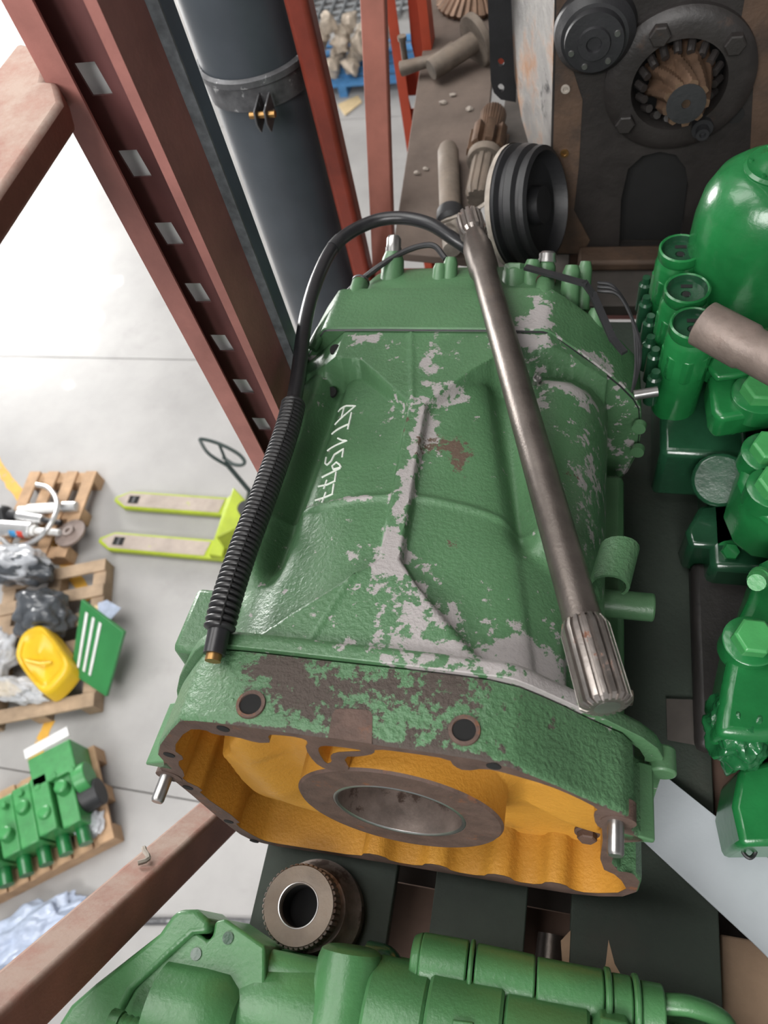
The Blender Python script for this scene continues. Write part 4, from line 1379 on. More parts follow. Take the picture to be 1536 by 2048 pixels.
for j in range(15):
    s = j / 14
    R_ = 0.066 - 0.026 * s
    row = []
    for i in range(90):
        a = 2 * PI * i / 90
        k = ((i / 90 * 9 + s * 1.3) % 1.0)
        rr = R_ * (1.0 if k < 0.45 else (0.80 if 0.55 < k < 0.9 else 0.9))
        row.append(base + d_ * (PL * s) + (u_ * math.cos(a) + v_ * math.sin(a)) * rr)
    rs.append(row)
rings(bm, rs)
finish('spiral_pinion', bm, 'gearbrown', cs, CO, angle=28)
bm = bmesh.new()
lathe(bm, tip, pdv, [(0, 0.034), (0.002, 0.034), (0.002, 0.008), (-0.004, 0.006)], 24)
finish('pinion_end', bm, 'black', cs, CO)
kn = Vector((0.0031, 1.505, 3.911))
bm = bmesh.new()
lathe(bm, kn, (0, -1, 0), [(0, 0.075), (0.02, 0.072), (0.035, 0.060), (0.036, 0.054), (0.050, 0.052), (0.051, 0.030), (0.056, 0.028), (0.056, 0.014), (0.05, 0.012)], 48)
k_ = finish('round_cap', bm, 'black', cs, CO, angle=30)
for ang in (200, 250, 310, 20):
    bm = bmesh.new()
    c = kn + Vector((0.042 * math.cos(math.radians(ang)), -0.050, 0.042 * math.sin(math.radians(ang))))
    lathe(bm, c, (0, -1, 0), [(0, 0.006), (0.003, 0.005)], 10)
    finish('cap_screw', bm, 'steel', k_, CO)
for q, m_ in (((-0.0458, 1.504, 3.805), 'rag'), ((-0.0425, 1.504, 3.668), 'brass'), ((-0.0428, 1.504, 3.53), 'hole')):
    bm = bmesh.new()
    lathe(bm, Vector(q), (0, -1, 0), [(0, 0.009), (0.003, 0.009), (0.003, 0.005), (0.001, 0.004)], 12)
    finish('small_plug', bm, m_, cs, CO)
bm = bmesh.new()
lathe(bm, Vector((0.2808, 1.504, 3.731)), (0, -1, 0), [(0, 0.017), (0.001, 0.017)], 24)
finish('round_hole', bm, 'hole', cs, CO)
bm = bmesh.new()
q = Vector((0.2202, 1.48, 3.727))
lathe(bm, q, (0, -1, 0), [(-0.01, 0.020), (0.012, 0.020), (0.012, 0.012), (0.03, 0.012), (0.03, 0.006), (0.022, 0.005)], 20)
finish('stud_nut', bm, 'black', cs, CO)
bm = bmesh.new()
box(bm, 0.0, 0.84, 1.44, 1.5005, 3.402, 3.43)
finish('foot_ledge', bm, 'rustyface', cs, CO, bevel=0.008)



# ---------------------------------------------------------------- glossy green valve unit along the right side
VO = (0.36, 0.72, 3.402)
va = thing('valve_unit', 'wet glossy dark green hydraulic valve unit with big bolts along the right side', 'valve unit', VO)


def vpart(name, bm, m, parent=None, **k):
    return finish(name, bm, m, parent or va, VO, **k)


dc = Vector((0.287, 1.10, 3.40))
bm = bmesh.new()
lathe(bm, dc, (0, 0, 1), [(0.03, 0.112), (0.40, 0.106), (0.44, 0.100), (0.470, 0.086), (0.488, 0.066), (0.494, 0.050), (0.496, 0.0)], 64, True, False)
can = vpart('domed_canister', bm, 'gloss', angle=60)
bm = bmesh.new()
lathe(bm, dc, (0, 0, 1), [(0.488, 0.052), (0.496, 0.052), (0.500, 0.048), (0.501, 0.034), (0.508, 0.026), (0.510, 0.0)], 48, False, False)
vpart('canister_cap', bm, 'gloss', can, angle=40)
for a in (40, 110, 170, 230, 290, 350):
    bm = bmesh.new()
    c = dc + Vector((0.042 * math.cos(math.radians(a)), 0.042 * math.sin(math.radians(a)), 0.500))
    lathe(bm, c, (0, 0, 1), [(0, 0.0035), (0.003, 0.003)], 10)
    vpart('cap_stud', bm, 'gloss', can)
bm = bmesh.new()
box(bm, -0.002, 0.030, -0.006, 0.010, 0.5095, 0.5115, Matrix.Translation(dc))
vpart('cap_slot', bm, 'hole', can)

for k, q in enumerate(((0.1679, 1.084, 3.76), (0.1748, 0.9875, 3.76), (0.1823, 0.9093, 3.76))):
    q = Vector(q)
    bm = bmesh.new()
    lathe(bm, q, (0, 0, -1), [(0.0, 0.0310), (-0.002, 0.0330), (0.0, 0.0360), (0.014, 0.0365), (0.020, 0.0335), (0.024, 0.0355), (0.030, 0.038), (0.20, 0.038)], 8 if False else 40, False, True)
    c_ = vpart('spool_cap', bm, 'gloss', angle=40)
    bm = bmesh.new()
    lathe(bm, q, (0, 0, -1), [(0.0, 0.0310), (0.012, 0.0295), (0.013, 0.008), (0.018, 0.0075), (0.019, 0.0)], 36, False, False)
    vpart('cap_recess', bm, 'glossdark', c_, angle=30)
    bm = bmesh.new()
    lathe(bm, q + Vector((0, 0, -0.0128)), (0, 0, 1), [(0, 0.006), (0.0006, 0.006)], 14)
    box(bm, -0.008, 0.010, 0.014, 0.021, -0.0125, -0.0115, Matrix.Translation(q))
    vpart('recess_slot', bm, 'hole', c_)
    bm = bmesh.new()
    lathe(bm, q + Vector((0, 0, -0.05)), (0, 0, -1), [(0, 0.0405), (0.05, 0.0405)], 8)
    vpart('hex_flats', bm, 'gloss', c_, bevel=0.002)
    for s in (-1, 1):
        bm = bmesh.new()
        lathe(bm, q + Vector((-0.045, 0.025 * s, -0.10)), (0, 0, 1), [(-0.06, 0.012), (0.0, 0.012), (0.004, 0.008), (0.016, 0.007)], 12)
        vpart('small_screw', bm, 'glossdark')
bm = bmesh.new()
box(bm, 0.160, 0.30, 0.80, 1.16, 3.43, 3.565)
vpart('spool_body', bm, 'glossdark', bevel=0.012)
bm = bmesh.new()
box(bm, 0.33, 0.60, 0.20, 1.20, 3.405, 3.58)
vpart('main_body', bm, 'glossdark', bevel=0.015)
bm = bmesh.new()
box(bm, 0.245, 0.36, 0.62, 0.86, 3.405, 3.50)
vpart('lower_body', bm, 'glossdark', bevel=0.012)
# grimy lump between the canister and the caps
for k in range(9):
    bm = bmesh.new()
    c = Vector((0.2552, 1.219, 3.62)) + Vector((rnd.uniform(-0.03, 0.03), rnd.uniform(-0.05, 0.05), rnd.uniform(-0.05, 0.0)))
    lumpy(bm, c, 0.026, k, 0.4, 2)
    vpart('grime_lump', bm, 'grimy')
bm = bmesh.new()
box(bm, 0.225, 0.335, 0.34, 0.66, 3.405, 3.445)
vpart('shade_block', bm, 'greasy', bevel=0.012)  # dark box added to stand for the shade between gearbox and valve unit
# clevis and lever bolt
q = Vector((0.2537, 1.087, 3.72))
bm = bmesh.new()
lathe(bm, q, (0, 0, -1), [(0, 0.013), (0.003, 0.016), (0.05, 0.017), (0.052, 0.012), (0.058, 0.012), (0.06, 0.017), (0.09, 0.017)], 24)
cv = vpart('clevis_boss', bm, 'gloss', angle=40)
bm = bmesh.new()
box(bm, 0.0, 0.12, -0.014, 0.014, -0.045, -0.008, Matrix.Translation(q))
vpart('clevis_arm', bm, 'pumpgreen', bevel=0.006)
bm = bmesh.new()
hexbolt(bm, Vector((0.3035, 1.096, 3.72)), (0.2, -0.3, 1), 0.026, 0.05)
vpart('hex_plug', bm, 'gloss', bevel=0.002)
bm = bmesh.new()
hexbolt(bm, Vector((0.2882, 1.073, 3.66)), (0, 0, 1), 0.016, 0.02, 1.3)
vpart('hex_bolt', bm, 'pumpgreen')
bm = bmesh.new()
box(bm, 0.245, 0.42, 0.93, 1.02, 3.55, 3.665)
vpart('boss_block', bm, 'pumpgreen', bevel=0.016, seg=3)

# upper bolted block with its lip plate
o1 = Vector((0.2278, 0.8952, 3.66))
T_ = [(0.2222, 0.8907, 3.66), (0.2273, 0.9017, 3.66), (0.3619, 0.927, 3.66), (0.3529, 0.8325, 3.66), (0.2349, 0.8012, 3.66), (0.2253, 0.8191, 3.66)]
bm = bmesh.new()
prism(bm, T_[::-1], (0, 0, -0.055))
vpart('bolted_block', bm, 'gloss', bevel=0.010, seg=3)
bm = bmesh.new()
prism(bm, [Vector(p) + Vector((0, 0, 0.016)) for p in ((0.2179, 0.8982, 3.66), (0.2251, 0.9238, 3.66), (0.3641, 0.9512, 3.66), (0.3592, 0.899, 3.66), (0.2307, 0.8737, 3.66))], (0, 0, -0.014))
vpart('lip_plate', bm, 'gloss', bevel=0.005)
bm = bmesh.new()
lathe(bm, Vector((0.2535, 0.9491, 3.66)), (0, 0, 1), [(-0.04, 0.048), (0.01, 0.046), (0.02, 0.04)], 32)
vpart('turned_boss', bm, 'gloss', bevel=0.003)
bm = bmesh.new()
prism(bm, [Vector(p) for p in ((0.2222, 0.8907, 3.66), (0.2273, 0.9017, 3.66), (0.3619, 0.927, 3.66), (0.3529, 0.8325, 3.66), (0.2349, 0.8012, 3.66))], (0, 0, -0.20))
bm.free()
for px_, q, r in ((0, (0.2938, 0.8484, 3.665), 0.031), (1, (0.2975, 0.7328, 3.665), 0.028), (2, (0.2995, 0.6695, 3.665), 0.027), (3, (0.2583, 0.4329, 3.645), 0.0265)):
    bm = bmesh.new()
    lathe(bm, Vector(q), (0, 0, 1), [(-0.03, r * 1.35), (0.004, r * 1.35), (0.006, r * 1.25)], 32)
    w = vpart('bolt_washer', bm, 'gloss', angle=40)
    bm = bmesh.new()
    hexbolt(bm, Vector(q) + Vector((0, 0, 0.005)), (0.05, -0.05, 1), r, 0.022)
    vpart('bolt_head', bm, 'boltgreen', w, bevel=0.001)
bm = bmesh.new()
lathe(bm, Vector((0.2602, 0.8157, 3.62)), (0, -1, 0.2), [(0, 0.011), (0.004, 0.011), (0.004, 0.008), (0.001, 0.007)], 20)
vpart('round_plug', bm, 'gloss')
T_ = [(0.2586, 0.6929, 3.65), (0.2717, 0.7451, 3.65), (0.2869, 0.7817, 3.65), (0.3529, 0.8027, 3.65), (0.3356, 0.6196, 3.65), (0.2964, 0.625, 3.65), (0.2711, 0.649, 3.65)]
bm = bmesh.new()
prism(bm, T_[::-1], (0, 0, -0.12))
vpart('side_block', bm, 'gloss', bevel=0.012, seg=3)
bm = bmesh.new()
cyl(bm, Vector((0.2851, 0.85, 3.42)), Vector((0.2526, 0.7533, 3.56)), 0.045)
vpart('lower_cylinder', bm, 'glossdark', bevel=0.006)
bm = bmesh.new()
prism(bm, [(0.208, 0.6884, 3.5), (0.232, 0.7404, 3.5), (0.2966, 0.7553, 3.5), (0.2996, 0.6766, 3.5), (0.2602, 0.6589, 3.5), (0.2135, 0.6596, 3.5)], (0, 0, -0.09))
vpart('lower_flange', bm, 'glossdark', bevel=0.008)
bm = bmesh.new()
hexbolt(bm, Vector((0.2744, 0.6552, 3.49)), (0, -0.4, 1), 0.015, 0.025, 1.35)
vpart('drain_plug', bm, 'gloss')
# long arm at the lower right with its film-wrapped end
bm = bmesh.new()
prism(bm, [(0.2655, 0.5082, 3.635), (0.2851, 0.5658, 3.635), (0.3383, 0.6034, 3.635), (0.3113, 0.3175, 3.635), (0.264, 0.3048, 3.635), (0.212, 0.3041, 3.635), (0.2236, 0.3721, 3.635), (0.2433, 0.4603, 3.635)][::-1], (0, 0, -0.10))
vpart('long_arm', bm, 'gloss', bevel=0.014, seg=3)
bm = bmesh.new()
lathe(bm, Vector((0.2764, 0.5316, 3.65)), (-0.3, -0.6, 0.6), [(0, 0.014), (0.012, 0.014), (0.012, 0.011), (0.024, 0.011), (0.024, 0.014), (0.034, 0.012)], 16)
vpart('bleed_screw', bm, 'boltgreen')
bm = bmesh.new()
lumpy(bm, Vector((0.2505, 0.331, 3.585)), 0.047, 61, 0.16, 5, (0.85, 1.1, 1.0), 2.6)
vpart('film_wrap', bm, 'filmgreen', angle=40)
bm = bmesh.new()
prism(bm, [(0.2444, 0.2355, 3.56), (0.2559, 0.2867, 3.56), (0.3447, 0.3223, 3.56), (0.3326, 0.2017, 3.56), (0.2525, 0.1879, 3.56)][::-1], (0, 0, -0.12))
vpart('end_box', bm, 'gloss', bevel=0.008)
bm = bmesh.new()
lw = Vector((0.2746, 0.2008, 3.5))
tube(bm, smooth_path([lw + Vector((-0.009, 0.01, 0.01)), lw + Vector((-0.008, -0.008, 0)), lw + Vector((0.0, -0.016, 0)), lw + Vector((0.008, -0.008, 0)), lw + Vector((0.008, 0.01, 0.012))], 5), 0.0028, 8)
vpart('wire_loop', bm, 'black')

st = thing('steel_tube', 'dull brown steel tube with a stepped collar resting on the glossy green valve unit', 'tube', (0.1852, 0.8685, 3.8))
a, b = Vector((0, 0, 0)), Vector((0.3099, 0.7727, 3.795)) - Vector((0.1852, 0.8685, 3.8))
bm = bmesh.new()
lathe(bm, a, b - a, [(0.0, 0.030), (0.002, 0.034), (0.074, 0.0345), (0.080, 0.0315), (0.095, 0.0315), (b.length, 0.0315)], 40, True, True)
finish('tube_body', bm, 'tube', st, angle=30)

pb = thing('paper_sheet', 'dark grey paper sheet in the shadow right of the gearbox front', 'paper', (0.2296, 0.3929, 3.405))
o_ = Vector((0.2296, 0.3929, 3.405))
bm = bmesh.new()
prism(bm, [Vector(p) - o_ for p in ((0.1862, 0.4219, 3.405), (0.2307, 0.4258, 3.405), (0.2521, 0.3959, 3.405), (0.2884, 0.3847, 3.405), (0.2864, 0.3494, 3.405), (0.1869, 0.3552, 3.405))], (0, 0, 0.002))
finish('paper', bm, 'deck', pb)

# ---------------------------------------------------------------- green pump assembly along the bottom edge
UO = (-0.1, -0.07, 3.402)
pm = thing('pump_assembly', 'fresh green pump assembly with a two-lug flange lying in front of the gearbox', 'pump', UO)


def upart(name, bm, m='pumpgreen', parent=None, **k):
    return finish(name, bm, m, parent or pm, UO, **k)


bm = bmesh.new()
prism(bm, [(-0.5928, -0.2599, 3.58), (-0.5875, -0.1672, 3.58), (-0.5769, -0.1381, 3.58), (-0.5522, -0.1091, 3.58), (-0.4844, -0.0395, 3.58), (-0.4744, -0.0175, 3.58), (-0.4671, -0.0084, 3.58), (-0.4421, -0.0036, 3.58), (-0.4182, -0.0138, 3.58), (-0.418, -0.0279, 3.58), (-0.4383, -0.0326, 3.58), (-0.4629, -0.0624, 3.58), (-0.4996, -0.1083, 3.58), (-0.5082, -0.1415, 3.58), (-0.5033, -0.2417, 3.58)][::-1], (0, 0, -0.11))
upart('mounting_flange', bm, bevel=0.009, seg=3)
bm = bmesh.new()
prism(bm, [(-0.5122, -0.1372, 3.57), (-0.4958, -0.0932, 3.57), (-0.4549, -0.0351, 3.57), (-0.4348, -0.0292, 3.57), (-0.4191, -0.037, 3.57), (-0.414, -0.0303, 3.57), (-0.4152, -0.0128, 3.57), (-0.4022, -0.0076, 3.57), (-0.3732, -0.0174, 3.57), (-0.3388, -0.0287, 3.57), (-0.3246, -0.0807, 3.57), (-0.3821, -0.1391, 3.57), (-0.4958, -0.1713, 3.57)][::-1], (0, 0, -0.10))
upart('second_flange', bm, bevel=0.010, seg=3)
for q in ((-0.4291, -0.0539, 3.571), (-0.391, -0.0287, 3.571)):
    bm = bmesh.new()
    lathe(bm, Vector(q), (0, 0, 1), [(0, 0.0075), (0.0008, 0.0075)], 18)
    upart('lug_hole', bm, 'glossdark')
bm = bmesh.new()
a = Vector((-0.4621, -0.1315, 3.545))
lathe(bm, a, (1, 0.03, 0), [(0, 0.068), (0.055, 0.068), (0.088, 0.066), (0.108, 0.050), (0.112, 0.03)], 40)
upart('end_cylinder', bm, angle=40)
bm = bmesh.new()
a = Vector((-0.3903, -0.0591, 3.53))
cyl(bm, a, a + Vector((0.14, 0.0, 0)), 0.028)
upart('link_rod', bm)
bm = bmesh.new()
q = Vector((-0.2256, -0.0737, 3.545))
lathe(bm, q, (-0.03, 1, 0.12), [(-0.03, 0.056), (0.0, 0.048), (0.012, 0.0445), (0.050, 0.0425), (0.060, 0.039), (0.064, 0.032)], 40)
upart('upright_stub', bm, angle=35)
bm = bmesh.new()
lathe(bm, Vector((-0.3124, -0.1071, 3.52)), (1, 0, 0), [(-0.07, 0.05), (-0.03, 0.062), (0.04, 0.070), (0.10, 0.062), (0.14, 0.055)], 40)
upart('swollen_body', bm, angle=60)
bm = bmesh.new()
lumpy(bm, Vector((-0.1781, -0.0515, 3.54)), 0.030, 3, 0.05, 3, (1.1, 0.8, 1))
upart('round_knuckle', bm)
bm = bmesh.new()
tube(bm, smooth_path([(-0.2158, -0.0157, 3.5), (-0.1902, -0.0171, 3.505), (-0.181, -0.027, 3.5), (-0.1853, -0.0394, 3.49)], 5), 0.018, 12)
upart('dark_elbow', bm, 'glossdark')
yr, zr = -0.012, 3.535
SEG = [(-0.150, -0.138, 0.030, 0.036), (-0.138, -0.078, 0.036, 0.036), (-0.076, -0.070, 0.039, 0.039), (-0.068, 0.006, 0.036, 0.034), (0.008, 0.088, 0.034, 0.033), (0.089, 0.097, 0.038, 0.038), (0.098, 0.121, 0.033, 0.033), (0.122, 0.130, 0.037, 0.037), (0.131, 0.158, 0.031, 0.031)]
for k, (xa, xb, ra, rb_) in enumerate(SEG):
    bm = bmesh.new()
    lathe(bm, (xa, yr, zr), (1, 0.02, -0.02), [(0, ra), (xb - xa, rb_)], 32)
    upart('spool_ring' if xb - xa < 0.01 else 'spool_section', bm, bevel=0.0025)
bm = bmesh.new()
tube(bm, smooth_path([(0.155, -0.002, 3.54), (0.19, 0.002, 3.545), (0.225, -0.006, 3.535), (0.238, -0.03, 3.52), (0.225, -0.045, 3.52), (0.17, -0.03, 3.53)], 5), 0.012, 10)
upart('loop_arm', bm)
y2, z2 = -0.085, 3.525
for xa, xb, ra, nm in ((-0.195, -0.120, 0.074, 'pump_section'), (-0.119, -0.028, 0.078, 'pump_section'), (-0.027, 0.072, 0.074, 'pump_section'), (0.073, 0.122, 0.082, 'pump_block'), (0.123, 0.130, 0.070, 'pump_ring'), (0.131, 0.262, 0.065, 'pump_barrel'), (0.263, 0.272, 0.071, 'pump_ring'), (0.273, 0.31, 0.06, 'pump_barrel')):
    bm = bmesh.new()
    if nm == 'pump_block':
        lathe(bm, (xa, y2, z2), (1, 0, 0), [(0, ra * 0.8), (0.01, ra), (xb - xa - 0.01, ra), (xb - xa, ra * 0.8)], 8)
    else:
        lathe(bm, (xa, y2, z2), (1, 0, 0), [(0, ra - 0.003), (0.004, ra), (xb - xa - 0.004, ra), (xb - xa, ra - 0.003)], 40)
    upart(nm, bm, angle=30, bevel=0.002 if nm == 'pump_block' else 0)
bm = bmesh.new()
box(bm, -0.20, 0.28, -0.15, -0.01, 3.4025, 3.48)
upart('pump_base', bm, bevel=0.01)
bm = bmesh.new()
box(bm, -0.42, -0.22, -0.15, -0.03, 3.4025, 3.50)
upart('flange_base', bm, bevel=0.01)
bm = bmesh.new()
prism(bm, [Vector(p) for p in ((-0.085, -0.060, 3.598), (-0.060, -0.058, 3.598), (-0.060, -0.085, 3.603), (-0.085, -0.085, 3.603))], (0, 0, 0.004))
upart('raised_pad', bm, bevel=0.002)
bm = bmesh.new()
a = Vector((-0.5048, -0.141, 3.6))
lathe(bm, a, (1, -0.02, 0.0), [(0, 0.014), (0.014, 0.014), (0.014, 0.0105)] + [(0.016 + 0.0045 * k, 0.0105 if k % 2 else 0.0122) for k in range(10)], 12)
upart('threaded_bolt', bm)


# ---------------------------------------------------------------- things on the warehouse floor
def slat_pallet(label, ctr, rz, ln, wd, n, m, across, cat_group=None):
    t = thing('wooden_pallet', label, 'pallet', (ctr[0], ctr[1], 0), (0, 0, rz))
    for k in range(n):
        bm = bmesh.new()
        f = -wd / 2 + (wd - 0.10) * k / (n - 1)
        if across:
            box(bm, -ln / 2, ln / 2, f, f + 0.10, 0.120, 0.142)
        else:
            g_ = -ln / 2 + (ln - 0.10) * k / (n - 1)
            box(bm, g_, g_ + 0.10, -wd / 2, wd / 2, 0.120, 0.142)
        finish('slat', bm, m, t, bevel=0.003)
    for k in range(3):
        bm = bmesh.new()
        if across:
            g_ = -ln / 2 + (ln - 0.10) * k / 2
            box(bm, g_, g_ + 0.10, -wd / 2, wd / 2, 0.0, 0.1195)
        else:
            f = -wd / 2 + (wd - 0.10) * k / 2
            box(bm, -ln / 2, ln / 2, f, f + 0.10, 0.0, 0.1195)
        finish('bearer', bm, m, t, bevel=0.003)
    return t


slat_pallet('small light wooden pallet on the floor carrying hydraulic cylinders, crossed by a yellow line', (-4.0, 2.47), math.radians(4), 0.62, 0.80, 4, 'wood', False)
slat_pallet('weathered wooden pallet on the floor under the yellow cowl and bagged parts', (-3.53, 1.44), math.radians(18), 0.82, 1.15, 6, 'woodgrey', True)
slat_pallet('wooden pallet on the floor under the small bright green valve bank', (-3.17, 0.177), math.radians(34.8), 1.2, 0.62, 9, 'wood', False)

hc = thing('hydraulic_cylinder', 'silver hydraulic cylinder with blue and red label on the small pallet', 'cylinder', (-4.12, 2.264, 0.21))
o_ = Vector((-4.12, 2.264, 0.21))
a, b = Vector((-4.275, 2.26, 0.21)) - o_, Vector((-3.982, 2.261, 0.21)) - o_
bm = bmesh.new()
lathe(bm, a, b - a, [(0, 0.066), ((b - a).length, 0.066)], 28)
finish('barrel', bm, 'chrome', hc, bevel=0.006)
for s0_, s1_, m_ in ((0.42, 0.62, 'labelblue'), (0.66, 0.84, 'labelred')):
    bm = bmesh.new()
    L2 = (b - a).length
    lathe(bm, a + (b - a) * s0_, b - a, [(0, 0.0665), (L2 * (s1_ - s0_), 0.0665)], 28, False, False)
    bmesh.ops.delete(bm, geom=[f for f in bm.faces if f.calc_center_median().y > a.y + 0.01 or f.calc_center_median().z > 0.055], context='FACES')
    finish('label_band', bm, m_, hc)
bm = bmesh.new()
lathe(bm, b, b - a, [(0, 0.045), (0.03, 0.045), (0.03, 0.026), (0.24, 0.026)], 20)
finish('rod_end', bm, 'white', hc)
hd_ = thing('hub_plate', 'round brown hub plate with a centre hole at the right end of the small pallet', 'plate', (-3.683, 2.284, 0.16))
bm = bmesh.new()
lathe(bm, (0, 0, 0), (-0.1, 0.1, 1), [(0, 0.125), (0.02, 0.125), (0.024, 0.05), (0.05, 0.045), (0.05, 0.022), (0.03, 0.02)], 36)
finish('disc', bm, 'disc', hd_, angle=30)
c2 = thing('hydraulic_cylinder', 'thin white hydraulic cylinder lying along the middle of the small pallet', 'cylinder', (-4.029, 2.468, 0.19))
o_ = Vector((-4.029, 2.468, 0.19))
a, b = Vector((-4.213, 2.444, 0.19)) - o_, Vector((-3.876, 2.493, 0.19)) - o_
bm = bmesh.new()
lathe(bm, a, b - a, [(0, 0.03), ((b - a).length * 0.25, 0.03), ((b - a).length * 0.25, 0.042), ((b - a).length, 0.04)], 20)
finish('barrel', bm, 'white', c2)
bm = bmesh.new()
lathe(bm, b, b - a, [(0, 0.02), (0.05, 0.02), (0.05, 0.045), (0.16, 0.04)], 16)
finish('end_fitting', bm, 'chrome', c2)
c3 = thing('hydraulic_cylinder', 'short grey hydraulic cylinder between the white one and the labelled one', 'cylinder', (-4.062, 2.381, 0.19))
o_ = Vector((-4.062, 2.381, 0.19))
a, b = Vector((-4.196, 2.389, 0.19)) - o_, Vector((-3.956, 2.371, 0.19)) - o_
bm = bmesh.new()
lathe(bm, a, b - a, [(0, 0.04), ((b - a).length, 0.04)], 20)
finish('barrel', bm, 'chrome', c3, bevel=0.004)
bm = bmesh.new()
lathe(bm, b, b - a, [(0, 0.022), (0.17, 0.022)], 14)
finish('dark_rod', bm, 'black', c3)
bm = bmesh.new()
lathe(bm, a, a - b, [(0, 0.03), (0.05, 0.045), (0.14, 0.04)], 14)
finish('clevis', bm, 'black', c3)
for i, (cx, cy, r) in enumerate(((0, 0, 0.07),)):
    jk = thing('dark_fitting', 'dark oily fitting lump at the left edge beside the cylinders', 'fitting', (-4.335, 2.382, 0.2))
    bm = bmesh.new()
    lumpy(bm, (0, 0, 0), 0.09, 12, 0.4, 2)
    finish('fitting_body', bm, 'black', jk, subsurf=1)
bm = bmesh.new()
o_ = Vector((-4.083, 2.401, 0.2))
tube(bm, smooth_path([Vector(p) - o_ for p in ((-4.19, 2.707, 0.16), (-4.039, 2.661, 0.2), (-3.872, 2.538, 0.26), (-3.779, 2.409, 0.3), (-3.761, 2.264, 0.32), (-3.86, 2.167, 0.26), (-4.018, 2.134, 0.2), (-4.126, 2.116, 0.2), (-4.208, 2.16, 0.22))], 6), 0.020, 10)
h_ = finish('grey_hose', bm, 'chrome')
h_.location = o_
tag(h_, 'grey hose looping over the cylinders on the small pallet', 'hose')
bm = bmesh.new()
o_ = Vector((-4.05, 2.104, 0.17))
tube(bm, [Vector(p) - o_ for p in ((-4.273, 2.093, 0.17), (-4.137, 2.096, 0.17), (-4.032, 2.118, 0.18))], 0.016, 8)
h_ = finish('grey_hose', bm, 'chrome')
h_.location = o_
tag(h_, 'short grey hose end at the front edge of the small pallet', 'hose')


# pallet truck
pj = thing('pallet_truck', 'lime yellow pallet truck with worn fork tops standing on the grey floor', 'pallet truck', (-2.85, 2.48, 0))
for yc, x0 in ((2.675, -3.50), (2.295, -3.485)):
    y_ = yc - 2.48
    bm = bmesh.new()
    out = [(x0 + 2.85, y_ - 0.018), (x0 + 2.85, y_ + 0.018), (x0 + 2.96, y_ + 0.078), (0.46, y_ + 0.080), (0.46, y_ - 0.080), (x0 + 2.96, y_ - 0.078)]
    prism(bm, [(a, b, 0.035) for a, b in out], (0, 0, 0.045))
    f_ = finish('fork', bm, 'lime', pj, bevel=0.006)
    bm = bmesh.new()
    xs, xe = x0 + 2.85 + 0.13, x0 + 2.85 + 0.22
    prism(bm, [(a, b, 0.0802) for a, b in ((x0 + 2.87, y_), (x0 + 2.965, y_ + 0.062), (0.30, y_ + 0.060), (0.28, y_ - 0.062), (x0 + 2.965, y_ - 0.062))], (0, 0, 0.004))
    finish('worn_top', bm, 'forktop', f_)
    bm = bmesh.new()
    prism(bm, [(a, b, 0.0845) for a, b in ((xs, y_ - 0.035), (xs, y_ + 0.035), (xe, y_ + 0.035), (xe, y_ - 0.035))], (0, 0, 0.002))
    finish('wheel_slot', bm, 'hole', f_)
    bm = bmesh.new()
    cyl(bm, ((xs + xe) / 2, y_ - 0.03, 0.055), ((xs + xe) / 2, y_ + 0.03, 0.055), 0.033, n=16)
    finish('load_roller', bm, 'clamp', f_)
    bm = bmesh.new()
    cyl(bm, (0.62, y_ * 0.5 - 0.03, 0.09), (0.62, y_ * 0.5 + 0.03, 0.09), 0.09, n=20)
    finish('steer_wheel', bm, 'black', pj)
bm = bmesh.new()
box(bm, 0.34, 0.45, -0.26, 0.26, 0.06, 0.13)
finish('cross_beam', bm, 'lime', pj, bevel=0.01)
bm = bmesh.new()
prism(bm, [(0.45, -0.20, 0.10), (0.62, -0.08, 0.10), (0.62, 0.10, 0.10), (0.45, 0.24, 0.10)], (0, 0, 0.20))
finish('heel_frame', bm, 'lime', pj, bevel=0.01)
bm = bmesh.new()
cyl(bm, (0.66, 0.0, 0.10), (0.66, 0.0, 0.42), 0.06, n=20)
finish('pump_body', bm, 'black', pj)
bm = bmesh.new()
po = Vector((-2.85, 2.48, 0))
t0 = Vector((-2.329, 2.603, 1.05)) - po
s_end = Vector((-2.153, 2.507, 0.9)) - po
tube(bm, [Vector((0.66, 0.0, 0.40)), Vector((-2.04, 2.431, 0.72)) - po, s_end], 0.016, 10)
finish('handle_stem', bm, 'handle', pj)
bm = bmesh.new()
lp_ = [Vector(p) - po for p in ((-2.144, 2.499, 0.9), (-2.25, 2.518, 1), (-2.311, 2.579, 1.05), (-2.312, 2.603, 1.05), (-2.191, 2.581, 1.04), (-2.074, 2.555, 0.98), (-2.021, 2.516, 0.95), (-2.04, 2.497, 0.93), (-2.11, 2.507, 0.92), (-2.18, 2.538, 0.95))]
tube(bm, smooth_path(lp_, 4), 0.012, 8)
finish('handle_loop', bm, 'handle', pj)
bm = bmesh.new()
tube(bm, [Vector((-2.186, 2.577, 1.04)) - po, s_end], 0.010, 8)
finish('handle_bar', bm, 'handle', pj)

